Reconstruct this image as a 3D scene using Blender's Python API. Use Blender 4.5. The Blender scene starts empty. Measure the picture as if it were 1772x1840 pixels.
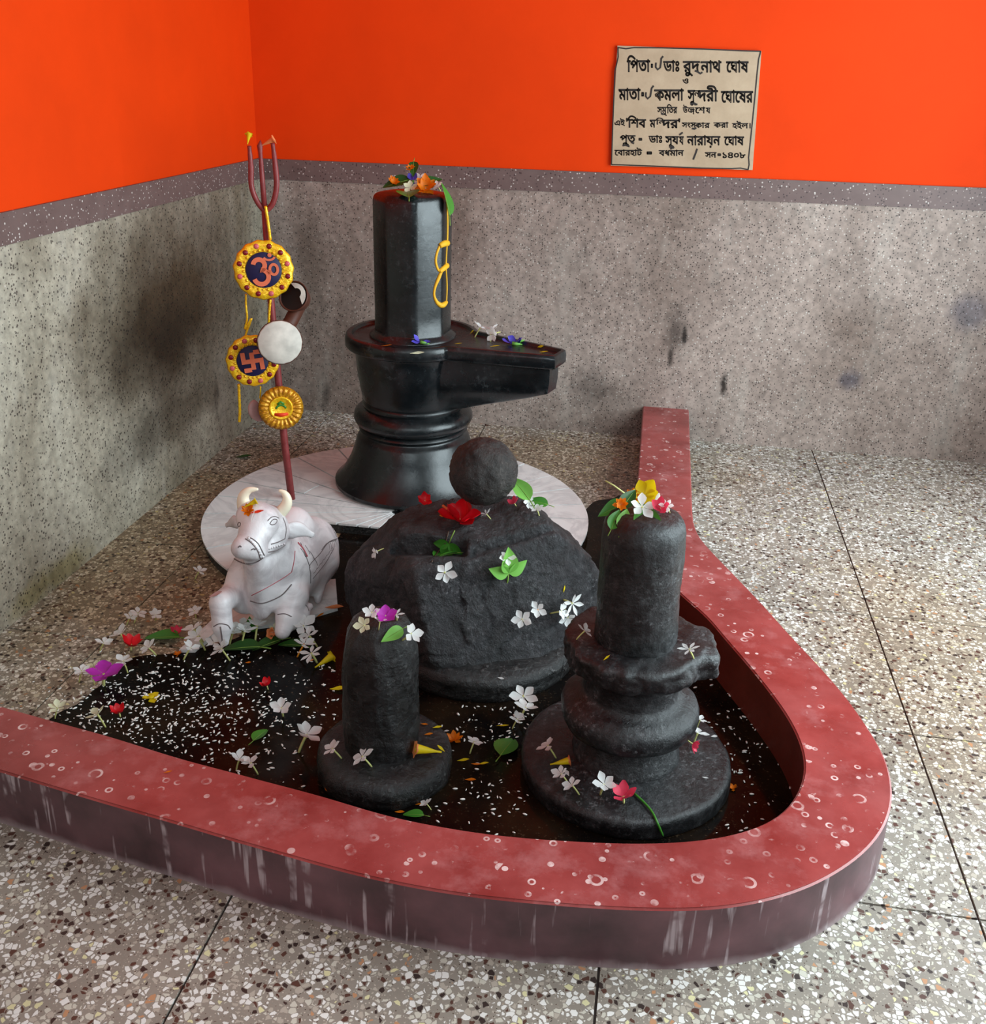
import bpy, bmesh, math, random
import numpy as np
from mathutils import Vector, Matrix, noise
from mathutils.bvhtree import BVHTree

random.seed(7); rng = np.random.default_rng(7)
S = bpy.context.scene
COL = S.collection
PI = math.pi

# ------------------------------------------------------------------ camera
F, PPX, PPY = 1814.14, 886.0, 808.86
YAW, PITCH, ROLL = -0.15944, 0.36408, 0.02537
CAM = Vector((1.5509, -3.7956, 1.3529))
fw = Vector((math.sin(YAW)*math.cos(PITCH), math.cos(YAW)*math.cos(PITCH), -math.sin(PITCH)))
r0 = Vector((math.cos(YAW), -math.sin(YAW), 0)); u0 = r0.cross(fw)
RT = math.cos(ROLL)*r0 + math.sin(ROLL)*u0
UP = -math.sin(ROLL)*r0 + math.cos(ROLL)*u0
FH = Vector((math.sin(YAW), math.cos(YAW), 0))
cd = bpy.data.cameras.new('camera'); cam = bpy.data.objects.new('camera', cd); COL.objects.link(cam)
cd.sensor_fit = 'VERTICAL'; cd.sensor_height = 36; cd.lens = F*36/1840
cd.shift_y = (PPY-920)/1840; cd.clip_start = 0.05
m = Matrix((RT, UP, -fw)).transposed().to_4x4(); m.translation = CAM; cam.matrix_world = m
S.camera = cam

# ------------------------------------------------------------------ world, lights, exposure
S.view_settings.view_transform = 'Standard'; S.view_settings.look = 'None'
S.view_settings.gamma = 1.0; S.view_settings.use_curve_mapping = False
S.view_settings.exposure = 0.2
W = bpy.data.worlds.new('sky'); S.world = W; W.use_nodes = True
W.node_tree.nodes['Background'].inputs[0].default_value = (0.70, 0.88, 1.0, 1)
W.node_tree.nodes['Background'].inputs[1].default_value = 0.08

def area(name, loc, rot, sx, sy, power, col):
    l = bpy.data.lights.new(name, 'AREA'); l.shape = 'RECTANGLE'; l.size = sx; l.size_y = sy
    l.energy = power; l.color = col
    o = bpy.data.objects.new(name, l); COL.objects.link(o); o.location = loc; o.rotation_euler = rot
    return o
# daylight coming in through the side doorway and through the open front of the hall
area('doorway_daylight', (3.10, -1.75, 1.35), (0, math.radians(90), 0), 2.0, 2.1, 110, (0.80, 0.95, 1.0))
area('front_daylight', (1.7, -5.3, 2.55), (math.radians(58), 0, 0), 2.6, 1.2, 46, (0.82, 0.96, 1.0))

# ------------------------------------------------------------------ measuring helpers
def ray(px, py):
    return fw + RT*((px-PPX)/F) - UP*((py-PPY)/F)
def at(px, py, z=0.0):
    d = ray(px, py); return CAM + d*((z-CAM.z)/d.z)
def aty(px, py, y=0.0):
    d = ray(px, py); return CAM + d*((y-CAM.y)/d.y)
def pt(px, py, dep):
    d = ray(px, py); return CAM + d*(dep/d.dot(FH))

# ------------------------------------------------------------------ scene graph helpers
def tag(o, label=None, cat=None, group=None, kind=None):
    if label: o['label'] = label
    if cat: o['category'] = cat
    if group: o['group'] = group
    if kind: o['kind'] = kind
    return o
def thing(name, label, cat, loc=(0, 0, 0), group=None):
    o = bpy.data.objects.new(name, None); COL.objects.link(o); o.location = loc
    o.empty_display_size = 0.05
    return tag(o, label, cat, group)
def wloc(o):
    v = Vector((0, 0, 0))
    while o: v += o.location; o = o.parent
    return v
def link(name, me, parent=None, world=True):
    o = bpy.data.objects.new(name, me); COL.objects.link(o)
    if parent:
        o.parent = parent
        if world: o.location = -wloc(parent)
    return o
def mesh(name, V, Fc, mat=None, smooth=True, sharp=None):
    me = bpy.data.meshes.new(name)
    me.from_pydata([tuple(v) for v in V], [], [tuple(f) for f in Fc]); me.update()
    if mat: me.materials.append(mat)
    if smooth: me.polygons.foreach_set('use_smooth', [True]*len(me.polygons))
    if sharp is not None and smooth: me.set_sharp_from_angle(angle=math.radians(sharp))
    return me
def mobj(name, V, Fc, mat, parent=None, smooth=True, sharp=None):
    return link(name, mesh(name, V, Fc, mat, smooth, sharp), parent)
def box_vf(x0, x1, y0, y1, z0, z1):
    V = [(x0,y0,z0),(x1,y0,z0),(x1,y1,z0),(x0,y1,z0),(x0,y0,z1),(x1,y0,z1),(x1,y1,z1),(x0,y1,z1)]
    return V, [(3,2,1,0),(4,5,6,7),(0,1,5,4),(1,2,6,5),(2,3,7,6),(3,0,4,7)]
def box(name, a, mat, parent=None):
    return mobj(name, *box_vf(*a), mat, parent, smooth=False)
def join(parts):
    V = []; Fc = []
    for v, f in parts:
        n = len(V); V += [tuple(p) for p in v]; Fc += [tuple(i+n for i in q) for q in f]
    return V, Fc
def loft(rings, close=True, cap0=True, cap1=True):
    n = len(rings[0]); V = [p for r in rings for p in r]; Fc = []
    for k in range(len(rings)-1):
        for i in range(n if close else n-1):
            j = (i+1) % n
            Fc.append((k*n+i, k*n+j, (k+1)*n+j, (k+1)*n+i))
    if cap0: Fc.append(tuple(reversed(range(n))))
    if cap1: Fc.append(tuple((len(rings)-1)*n+i for i in range(n)))
    return V, Fc
def revolve(prof, c, n=64, wob=None):
    if wob:
        d = [prof[0]]
        for (ra, za), (rb, zb) in zip(prof, prof[1:]):
            k = max(1, int(math.hypot(rb-ra, zb-za)/.006))
            d += [(ra+(rb-ra)*i/k, za+(zb-za)*i/k) for i in range(1, k+1)]
        prof = d
    rings = []
    for r, z in prof:
        R = []
        for i in range(n):
            a = 2*PI*i/n; rr = max(r, 1e-4)
            if wob: rr *= wob(a, z)
            R.append((c[0]+rr*math.cos(a), c[1]+rr*math.sin(a), z))
        rings.append(R)
    return loft(rings)
def frames(pts):
    out = []; prev = None
    for i, p in enumerate(pts):
        a = pts[max(i-1, 0)]; b = pts[min(i+1, len(pts)-1)]
        t = (b-a).normalized()
        u = prev if prev else (Vector((0,0,1)) if abs(t.z) < .9 else Vector((1,0,0)))
        u = (u - t*u.dot(t)).normalized(); prev = u
        out.append((p, u, t.cross(u)))
    return out
def tube(pts, rad, n=8, flat=1.0):
    pts = [Vector(p) for p in pts]
    if not hasattr(rad, '__len__'): rad = [rad]*len(pts)
    rings = []
    for (p, u, v), r in zip(frames(pts), rad):
        rings.append([p + u*(r*math.cos(2*PI*i/n)) + v*(r*flat*math.sin(2*PI*i/n)) for i in range(n)])
    return loft(rings)
def catmull(P, per=8, closed=False):
    P = [Vector(p) for p in P]; out = []; n = len(P)
    for i in range(n if closed else n-1):
        if closed: a, b, c, d = P[(i-1) % n], P[i], P[(i+1) % n], P[(i+2) % n]
        else: a, b, c, d = P[max(i-1, 0)], P[i], P[i+1], P[min(i+2, n-1)]
        for k in range(per):
            t = k/per
            out.append(.5*((2*b)+(c-a)*t+(2*a-5*b+4*c-d)*t*t+(3*b-a-3*c+d)*t**3))
    if not closed: out.append(P[-1])
    return out
def resample(P, n):
    d = [0]
    for a, b in zip(P, P[1:]): d.append(d[-1]+(b-a).length)
    out = []; j = 0
    for k in range(n):
        s = d[-1]*k/(n-1)
        while j < len(P)-2 and d[j+1] < s: j += 1
        t = (s-d[j])/max(d[j+1]-d[j], 1e-9); out.append(P[j].lerp(P[j+1], min(max(t, 0), 1)))
    return out
def relax(P, it):
    for _ in range(it):
        P = [P[0]]+[(P[i-1]+2*P[i]+P[i+1])/4 for i in range(1, len(P)-1)]+[P[-1]]
    return P

# signed-distance modelling: smooth blends meshed with surface nets
def seg_cone(X, a, b, ra, rb):
    a = np.array(a); b = np.array(b); ab = b-a
    h = np.clip(((X-a)@ab)/max(ab@ab, 1e-12), 0, 1)
    return np.linalg.norm(X-a-h[..., None]*ab, axis=-1) - (ra+(rb-ra)*h)
def smin(a, b, k):
    h = np.clip(.5+.5*(b-a)/k, 0, 1); return b*(1-h)+a*h-k*h*(1-h)
def smax(a, b, k): return -smin(-a, -b, k)
def surface_nets(f, lo, hi, h):
    ax = [np.arange(l, u+h, h) for l, u in zip(lo, hi)]
    G = np.stack(np.meshgrid(*ax, indexing='ij'), -1); v = f(G.reshape(-1, 3)).reshape(G.shape[:3]); s = v < 0
    nx, ny, nz = [k-1 for k in v.shape]
    cs = [(i, j, k) for i in (0, 1) for j in (0, 1) for k in (0, 1)]
    cor = np.stack([s[i:i+nx, j:j+ny, k:k+nz] for i, j, k in cs], -1)
    act = cor.any(-1) & ~cor.all(-1); idx = -np.ones((nx, ny, nz), int); cell = np.argwhere(act)
    idx[tuple(cell.T)] = np.arange(len(cell)); acc = np.zeros((len(cell), 3)); cnt = np.zeros(len(cell))
    for a in cs:
        for d in range(3):
            if a[d]: continue
            b = list(a); b[d] = 1
            va = v[tuple((cell+np.array(a)).T)]; vb = v[tuple((cell+np.array(b)).T)]
            mk = (va < 0) != (vb < 0); t = np.where(mk, va/np.where(mk, va-vb, 1), 0)
            p = np.tile(np.array(a, float), (len(cell), 1)); p[:, d] += t
            acc[mk] += p[mk]; cnt[mk] += 1
    V = np.array(lo)+(cell+acc/cnt[:, None])*h; Fc = []
    for d in range(3):
        e, g = (d+1) % 3, (d+2) % 3
        sl0 = [slice(None)]*3; sl1 = [slice(None)]*3; sl0[d] = slice(0, -1); sl1[d] = slice(1, None)
        q = np.argwhere(s[tuple(sl0)] != s[tuple(sl1)])
        q = q[(q[:, e] > 0) & (q[:, g] > 0) & (q[:, e] < v.shape[e]-1) & (q[:, g] < v.shape[g]-1)]
        ii = []
        for oe, og in ((1, 1), (0, 1), (0, 0), (1, 0)):
            c = q.copy(); c[:, e] -= oe; c[:, g] -= og; ii.append(idx[tuple(c.T)])
        ii = np.stack(ii, 1); fl = s[tuple(q.T)]
        ii[~fl] = ii[~fl][:, ::-1]; Fc += ii.tolist()
    return V, Fc

# ------------------------------------------------------------------ materials
def srgb(r, g, b):
    f = lambda c: (c/255/12.92 if c/255 <= .04045 else ((c/255+.055)/1.055)**2.4)
    return (f(r), f(g), f(b), 1)
class NT:
    def __init__(s, name):
        s.m = bpy.data.materials.new(name); s.m.use_nodes = True; s.t = s.m.node_tree
        s.b = s.t.nodes['Principled BSDF']
        g = s.t.nodes.new('ShaderNodeNewGeometry'); s.pos = g.outputs['Position']; s.nor = g.outputs['Normal']
    def n(s, typ, **kw):
        x = s.t.nodes.new(typ)
        for k, v in kw.items(): setattr(x, k, v)
        return x
    def set(s, sock, v):
        if hasattr(v, 'is_output') or hasattr(v, 'links'): s.t.links.new(v, sock)
        else: sock.default_value = v
    def math(s, op, a, b=0.0, clamp=False):
        x = s.n('ShaderNodeMath', operation=op, use_clamp=clamp); s.set(x.inputs[0], a); s.set(x.inputs[1], b); return x.outputs[0]
    def mix(s, f, a, b, mode='MIX'):
        x = s.n('ShaderNodeMix', data_type='RGBA', blend_type=mode)
        s.set(x.inputs[0], f); s.set(x.inputs[6], a); s.set(x.inputs[7], b); return x.outputs[2]
    def scale(s, vec, v):
        x = s.n('ShaderNodeVectorMath', operation='MULTIPLY'); s.set(x.inputs[0], vec); x.inputs[1].default_value = v; return x.outputs[0]
    def noise(s, sc, det=4, rough=.55, vec=None, dist=0.0):
        x = s.n('ShaderNodeTexNoise'); s.set(x.inputs['Vector'], vec if vec is not None else s.pos)
        x.inputs['Scale'].default_value = sc; x.inputs['Detail'].default_value = det
        x.inputs['Roughness'].default_value = rough; x.inputs['Distortion'].default_value = dist
        return x.outputs[0]
    def vor(s, sc, vec=None, rnd=1.0):
        x = s.n('ShaderNodeTexVoronoi'); s.set(x.inputs['Vector'], vec if vec is not None else s.pos)
        x.inputs['Scale'].default_value = sc; x.inputs['Randomness'].default_value = rnd
        return x.outputs['Distance'], x.outputs['Color']
    def ramp(s, fac, stops, interp='LINEAR'):
        x = s.n('ShaderNodeValToRGB'); x.color_ramp.interpolation = interp; e = x.color_ramp.elements
        while len(e) < len(stops): e.new(0.5)
        for k, (p, c) in zip(e, stops):
            k.position = p; k.color = c if hasattr(c, '__len__') else (c, c, c, 1)
        s.set(x.inputs[0], fac); return x.outputs[0]
    def sep(s, v):
        x = s.n('ShaderNodeSeparateXYZ'); s.set(x.inputs[0], v); return x.outputs
    def red(s, c):
        x = s.n('ShaderNodeSeparateColor'); s.set(x.inputs[0], c); return x.outputs
    def bump(s, h, st=.3, d=.002):
        x = s.n('ShaderNodeBump'); x.inputs['Strength'].default_value = st; x.inputs['Distance'].default_value = d
        s.set(x.inputs['Height'], h); s.t.links.new(x.outputs[0], s.b.inputs['Normal'])
    def out(s, col, rough=.5, spec=.5, metal=0.0):
        s.set(s.b.inputs['Base Color'], col); s.set(s.b.inputs['Roughness'], rough)
        s.set(s.b.inputs['Specular IOR Level'], spec); s.set(s.b.inputs['Metallic'], metal); return s.m

def terrazzo(name, base, chips, sc=78, thr=.40, stretch=(1, 1, 1), dirt=(.75, 1.0), dsc=2.2, rough=.42, fine=None, spots=()):
    t = NT(name); p = t.scale(t.pos, stretch)
    n3 = t.n('ShaderNodeTexNoise'); t.set(n3.inputs['Vector'], p); n3.inputs['Scale'].default_value = sc*.9
    off = t.n('ShaderNodeVectorMath', operation='MULTIPLY_ADD'); t.set(off.inputs[0], n3.outputs['Color'])
    off.inputs[1].default_value = (.55/sc,)*3; t.set(off.inputs[2], p)
    d, c = t.vor(sc, off.outputs[0]); cr = t.red(c)
    ve = t.n('ShaderNodeTexVoronoi', feature='DISTANCE_TO_EDGE'); t.set(ve.inputs['Vector'], off.outputs[0]); ve.inputs['Scale'].default_value = sc
    th = t.math('MULTIPLY_ADD', cr[1], .20); t.t.nodes[-1].inputs[2].default_value = .02
    mask = t.math('MULTIPLY', t.math('GREATER_THAN', ve.outputs['Distance'], th), t.math('GREATER_THAN', cr[2], 1-thr))
    col = t.ramp(cr[0], chips, 'CONSTANT')
    b = t.mix(t.noise(9, 3), base, tuple(x*.82 for x in base[:3])+(1,))
    d2, c2 = t.vor(sc*2.3); m2 = t.math('LESS_THAN', d2, .30); c2r = t.red(c2)
    b = t.mix(m2, b, t.ramp(c2r[0], fine or [(0, srgb(200,190,175)), (.35, base), (.7, srgb(95,78,66)), (.85, base)], 'CONSTANT'))
    col = t.mix(mask, b, col)
    dn = t.ramp(t.noise(dsc, 6, .62), [(.32, dirt[0]), (.66, dirt[1])])
    col = t.mix(1.0, col, dn, 'MULTIPLY')
    for c, r, colr, amt in spots:
        v = t.n('ShaderNodeVectorMath', operation='SUBTRACT'); t.set(v.inputs[0], t.pos); v.inputs[1].default_value = c
        q = t.n('ShaderNodeVectorMath', operation='LENGTH'); t.set(q.inputs[0], t.scale(v.outputs[0], [1/x for x in r]))
        dd = t.math('ADD', q.outputs['Value'], t.math('MULTIPLY', t.math('SUBTRACT', t.noise(3.2, 6, .65), .5), 1.1))
        col = t.mix(t.math('MULTIPLY', t.ramp(dd, [(.45, 1), (1.0, 0)]), amt), col, colr, 'MULTIPLY')
    t.bump(t.noise(160, 2), .08, .001)
    return t.out(col, rough, .4)
CEM = srgb(158, 149, 137)
M = {}
M['floor'] = terrazzo('floor_terrazzo', CEM, [(0, srgb(240,238,232)), (.46, srgb(186,176,162)), (.58, srgb(92,62,52)),
             (.68, srgb(210,205,190)), (.85, srgb(196,146,108)), (.875, srgb(60,48,44)), (.965, srgb(226,220,172))], sc=105, thr=.78, stretch=(1, 1.0, 1), dirt=(.72, 1.0), spots=[((.35, -1.2, 0), (.75, 1.15, 1), srgb(206, 184, 150), .9), ((1.2, -.35, 0), (.9, .45, 1), srgb(206, 188, 162), .8), ((2.3, -1.5, 0), (.35, .8, 1), srgb(226, 206, 182), .6)])
M['strip'] = NT('divider_strip').out(srgb(62, 52, 48), .6)
def wall_terrazzo(name, base, stain, lo, spots=()):
    t = NT(name); n3 = t.n('ShaderNodeTexNoise'); t.set(n3.inputs['Vector'], t.pos); n3.inputs['Scale'].default_value = 90
    off = t.n('ShaderNodeVectorMath', operation='MULTIPLY_ADD'); t.set(off.inputs[0], n3.outputs['Color']); off.inputs[1].default_value = (.005,)*3; t.set(off.inputs[2], t.pos)
    d, c = t.vor(118, off.outputs[0]); cr = t.red(c)
    th = t.math('MULTIPLY_ADD', cr[1], .34); t.t.nodes[-1].inputs[2].default_value = .08
    mask = t.math('MULTIPLY', t.math('LESS_THAN', d, th), .85)
    chip = t.ramp(cr[0], [(0, srgb(52,42,40)), (.34, srgb(205,198,190)), (.52, srgb(140,126,120)), (.66, base), (.84, srgb(70,58,54))], 'CONSTANT')
    b = t.mix(t.ramp(t.noise(42, 4, .65), [(.35, 0), (.65, 1)]), tuple(x*.8 for x in base[:3])+(1,), tuple(min(1, x*1.25) for x in base[:3])+(1,))
    col = t.mix(mask, b, chip)
    st = t.ramp(t.noise(1.7, 7, .62, vec=t.scale(t.pos, (1, 1, .7)), dist=.4), [(.38, 1), (.60, 0)])
    col = t.mix(t.math('MULTIPLY', st, lo), col, stain, 'MULTIPLY')
    st2 = t.ramp(t.noise(7, 5, .6, vec=t.scale(t.pos, (1, 1, .35))), [(.55, 0), (.75, 1)])
    col = t.mix(t.math('MULTIPLY', st2, .25), col, srgb(205, 200, 190))
    sm = t.ramp(t.noise(4.2, 6, .6, vec=t.scale(t.pos, (1.6, 1.6, .6)), dist=.3), [(.64, 0), (.74, 1)])
    col = t.mix(t.math('MULTIPLY', sm, .55), col, srgb(40, 32, 30))
    for c, r, colr, amt in spots:      # soot and damp marks that have their own place on the wall
        v = t.n('ShaderNodeVectorMath', operation='SUBTRACT'); t.set(v.inputs[0], t.pos); v.inputs[1].default_value = c
        q = t.n('ShaderNodeVectorMath', operation='LENGTH'); t.set(q.inputs[0], t.scale(v.outputs[0], [1/x for x in r]))
        dd = t.math('ADD', q.outputs['Value'], t.math('MULTIPLY', t.math('SUBTRACT', t.noise(.5/min(r), 6, .65), .5), 1.6))
        col = t.mix(t.math('MULTIPLY', t.ramp(dd, [(.35, 1), (1.0, 0)]), amt), col, colr, 'MULTIPLY')
    t.bump(t.noise(120, 3), .15, .0015)
    return t.out(col, .55, .35)
def atx(px, py, x=0.0):
    d = ray(px, py); return CAM + d*((x-CAM.x)/d.x)
SOOT, BLUE, BROWN = srgb(70, 60, 56), srgb(150, 156, 184), srgb(116, 96, 72)
BS = [(aty(px, py), (rx, 1, rz), c, a) for px, py, rx, rz, c, a in ((1215,590,.06,.10,SOOT,.6),(1230,600,.014,.045,SOOT,.9),(1300,690,.016,.06,SOOT,.95),(1205,640,.014,.05,SOOT,.8),(1525,682,.05,.05,BLUE,.8),(1745,560,.09,.10,BLUE,.7),(1060,690,.12,.10,SOOT,.5),(560,480,.10,.3,BROWN,.5))]
LS = [(atx(px, py), (1, ry, rz), c, a) for px, py, ry, rz, c, a in ((300,560,.62,.42,BROWN,.95),(260,640,.34,.22,BROWN,.6),(330,740,.40,.10,BROWN,.6),(250,800,.25,.12,SOOT,.5),(320,590,.2,.12,SOOT,.4),(90,1040,.25,.06,srgb(214,206,160),.8))]
M['dado_back'] = wall_terrazzo('dado_back_terrazzo', srgb(158, 142, 133), srgb(146, 128, 116), .65, BS)
M['dado_left'] = wall_terrazzo('dado_left_terrazzo', srgb(164, 156, 140), srgb(140, 124, 100), .7, LS)
t = NT('dado_band'); d, c = t.vor(120); cr = t.red(c)
mk = t.math('LESS_THAN', d, t.math('MULTIPLY', cr[1], .34))
M['band'] = t.out(t.mix(mk, t.mix(t.noise(14, 4), srgb(86, 66, 64), srgb(118, 98, 94)), t.ramp(cr[0], [(0, srgb(190,180,174)), (.25, srgb(60,42,42)), (.8, srgb(140,122,118))], 'CONSTANT')), .5)
def paint(name, col):
    t = NT(name)
    c = t.mix(t.ramp(t.noise(3.0, 5, .6), [(.35, 0), (.7, 1)]), col, tuple(x*.9 for x in col[:3])+(1,))
    t.bump(t.noise(35, 5, .6), .12, .004); return t.out(c, .65, .12)
M['orange'] = paint('orange_paint', (.74, .046, .0012, 1))
M['white'] = paint('ceiling_paint', srgb(150, 150, 148))
def stone(name, a, b, rough=(.35, .6), sc=14, spk=0.0, bst=.3, bd=.003, bsc=60, spec=.5, spc=srgb(150,150,150)):
    t = NT(name); n1 = t.noise(sc, 7, .68)
    col = t.mix(t.ramp(n1, [(.3, 0), (.7, 1)]), a, b)
    if spk:
        sp = t.ramp(t.noise(sc*6, 6, .75), [(.54, 0), (.68, 1)]); sp = t.math('MULTIPLY', sp, t.ramp(t.noise(sc*.5, 4, .6), [(.42, 0), (.62, spk)]))
        col = t.mix(sp, col, spc)
        col = t.mix(t.math('MULTIPLY', t.ramp(t.noise(sc*2.2, 5, .7), [(.5, 0), (.75, 1)]), spk*.22), col, spc)
    t.bump(t.noise(bsc, 8, .7), bst, bd)
    return t.out(col, t.ramp(t.noise(sc*1.1, 5), [(.35, rough[0]), (.65, rough[1])]), spec)
M['black_polish'] = stone('polished_black_stone', srgb(10, 12, 13), srgb(24, 28, 31), (.16, .38), 9, .35, .25, .003, 30, .5, srgb(92,98,100))
M['black_dull'] = stone('weathered_black_stone', srgb(10, 10, 11), srgb(30, 30, 32), (.24, .5), 16, .55, .6, .007, 45, .5, srgb(140,140,142))
M['black_wet'] = stone('wet_black_stone', srgb(8, 8, 8), srgb(26, 24, 24), (.12, .42), 14, .45, .8, .009, 42, .5, srgb(128,124,122))
M['boulder'] = stone('boulder_stone', srgb(14, 13, 14), srgb(48, 46, 49), (.35, .65), 18, .55, 1.0, .022, 34, .5, srgb(150,148,150))
M['ball'] = stone('round_stone', srgb(20, 17, 16), srgb(52, 46, 43), (.4, .7), 22, .45, 1.0, .010, 40, .4, srgb(120,110,104))
t = NT('marble'); v = t.ramp(t.noise(5, 6, .6, dist=1.6), [(.42, 0), (.5, 1), (.58, 0)])
M['marble'] = t.out(t.mix(t.math('MULTIPLY', v, .35), srgb(224, 222, 220), srgb(150, 148, 150)), .35)
t = NT('marble_statue'); v = t.ramp(t.noise(9, 6, .6, dist=1.2), [(.45, 0), (.6, 1)])
t.bump(t.noise(40, 6, .65), .35, .004)
M['nandi'] = t.out(t.mix(t.math('MULTIPLY', v, .55), srgb(226, 219, 220), srgb(164, 152, 156)), .38)
M['dark_line'] = NT('carved_line').out(srgb(104, 92, 92), .6)
M['pink_line'] = NT('pink_line').out(srgb(176, 84, 92), .6)
M['horn'] = NT('cream_horn').out(srgb(246, 232, 206), .4)
# red oxide kerb
t = NT('red_oxide_top'); base = t.mix(t.ramp(t.noise(6, 5, .6), [(.3, 0), (.7, 1)]), srgb(126, 44, 42), srgb(164, 78, 76))
def rings(t, sc, lo, hi, keep):
    d, c = t.vor(sc); cr = t.red(c)
    r = t.math('MULTIPLY_ADD', cr[1], .16); t.t.nodes[-1].inputs[2].default_value = lo
    e = t.math('ABSOLUTE', t.math('SUBTRACT', d, r)); m1 = t.math('LESS_THAN', e, hi)
    return t.math('MULTIPLY', m1, t.math('GREATER_THAN', cr[0], keep))
rg = t.math('MAXIMUM', rings(t, 24, .12, .05, .52), rings(t, 44, .10, .07, .55))
sp = t.ramp(t.noise(70, 4, .6), [(.66, 0), (.72, 1)])
br = t.ramp(t.noise(30, 4), [(.42, 0), (.58, 1)])
patch = t.ramp(t.noise(4, 4), [(.36, .35), (.58, 1)])
msk = t.math('MULTIPLY', t.math('MULTIPLY', t.math('MAXIMUM', rg, t.math('MULTIPLY', sp, .7)), br), patch)
pale = t.math('MULTIPLY', t.ramp(t.noise(11, 6, .65), [(.52, 0), (.7, 1)]), .28)
col = t.mix(pale, base, srgb(204, 146, 146)); col = t.mix(t.math('MULTIPLY', msk, .9), col, srgb(224, 196, 192))
t.bump(t.noise(50, 5), .1, .002)
M['kerb_top'] = t.out(col, t.ramp(t.noise(9, 4), [(.35, .22), (.65, .40)]), .5)
t = NT('red_oxide_outer'); base = t.mix(t.ramp(t.noise(7, 5), [(.3, 0), (.7, 1)]), srgb(62, 42, 46), srgb(118, 80, 86))
stv = t.noise(60, 3, .5, vec=t.scale(t.pos, (1, 1, .06)))
stm = t.math('MULTIPLY', t.ramp(stv, [(.57, 0), (.64, 1)]), t.ramp(t.noise(16, 3), [(.44, 0), (.58, 1)]))
zz = t.sep(t.pos)[2]; foot = t.math('MULTIPLY', t.ramp(t.math('ADD', zz, t.math('MULTIPLY', t.noise(18, 3), .03)), [(.014, 1), (.03, 0)]), .7)
col = t.mix(t.math('MULTIPLY', stm, .75), base, srgb(190, 172, 176)); col = t.mix(foot, col, srgb(176, 158, 160))
M['kerb_outer'] = t.out(col, .45)
M['kerb_inner'] = stone('red_oxide_inner', srgb(96, 38, 26), srgb(116, 50, 36), (.4, .6), 9, 0, .1)
# water and wet basin
t = NT('dark_water'); b = t.mix(t.ramp(t.noise(4, 5, .6), [(.45, 0), (.72, 1)]), srgb(12, 9, 8), srgb(40, 28, 17))
sp = t.ramp(t.noise(120, 4, .7), [(.60, 0), (.70, 1)]); b = t.mix(t.math('MULTIPLY', sp, .35), b, srgb(110, 90, 70))
t.bump(t.noise(14, 2), .05, .002)
M['water'] = t.out(b, .14, .06)
M['rice'] = NT('rice_white').out(srgb(235, 232, 226), .5)
M['plaque'] = stone('plaque_marble', srgb(160, 137, 110), srgb(186, 164, 137), (.4, .5), 6, 0, .05)
M['ink'] = NT('black_letter_paint').out(srgb(30, 20, 16), .6)
M['trident'] = stone('maroon_iron', srgb(108, 30, 30), srgb(140, 54, 54), (.4, .6), 30, 0, .3, .001, 200)
def foil(name, a, b):
    t = NT(name); c = t.mix(t.ramp(t.noise(110, 3), [(.35, 0), (.65, 1)]), a, b); t.bump(t.noise(140, 3), .6, .003)
    return t.out(c, .3, .5, .35)
M['gold'] = foil('gold_foil', srgb(236, 164, 10), srgb(250, 206, 40))
M['gold_dark'] = foil('dark_gold_foil', srgb(176, 110, 14), srgb(224, 160, 36))
def plain(name, c, r=.55, var=.15, sc=60, sss=0, trans=0):
    t = NT(name); x = t.mix(t.noise(sc, 3), c, tuple(k*(1-var*2) for k in c[:3])+(1,))
    mm = t.out(x, r, .35)
    if trans:
        tr = t.n('ShaderNodeBsdfTranslucent'); t.set(tr.inputs[0], x); mx = t.n('ShaderNodeMixShader'); mx.inputs[0].default_value = trans
        t.t.links.new(t.b.outputs[0], mx.inputs[1]); t.t.links.new(tr.outputs[0], mx.inputs[2])
        t.t.links.new(mx.outputs[0], [n for n in t.t.nodes if n.type == 'OUTPUT_MATERIAL'][0].inputs[0])
    if sss: t.b.inputs['Subsurface Weight'].default_value = sss; t.b.inputs['Subsurface Scale'].default_value = .004
    return mm
M['navy'] = plain('navy_felt', srgb(26, 20, 66)); M['coral'] = plain('coral_felt', srgb(226, 110, 74))
M['bead'] = plain('crimson_bead', srgb(130, 20, 30), .25); M['pinkbead'] = plain('pink_bead', srgb(214, 96, 100), .25)
M['drumwood'] = plain('drum_wood', srgb(88, 46, 32)); M['drumskin'] = plain('drum_skin', srgb(236, 226, 214), .6, .3, 26)
M['hole'] = plain('drum_inside', srgb(22, 12, 10))
M['pinkcloth'] = plain('pink_cloth', srgb(196, 150, 146)); M['vermilion'] = plain('vermilion', srgb(240, 60, 20))
M['yellowpaint'] = plain('yellow_paste', srgb(236, 176, 34), .6, .1)
M['petal_white'] = plain('white_petal', srgb(250, 250, 248), .5, .03, trans=.45); M['petal_cream'] = plain('cream_petal', srgb(238, 236, 200), .5, .06, trans=.4)
M['tube_green'] = plain('pale_stem', srgb(206, 206, 130)); M['tube_orange'] = plain('orange_stem', srgb(236, 150, 40))
M['yellow'] = plain('yellow_petal', srgb(242, 214, 20), trans=.3); M['orange_f'] = plain('orange_petal', srgb(244, 132, 8), trans=.3)
M['peach'] = plain('peach_petal', srgb(248, 150, 90), trans=.3); M['red'] = plain('red_petal', srgb(214, 8, 26), .45)
M['pink'] = plain('pink_petal', srgb(238, 66, 96), trans=.3); M['magenta'] = plain('magenta_petal', srgb(196, 50, 186), trans=.3); M['violet'] = plain('violet_petal', srgb(84, 74, 190))
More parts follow.
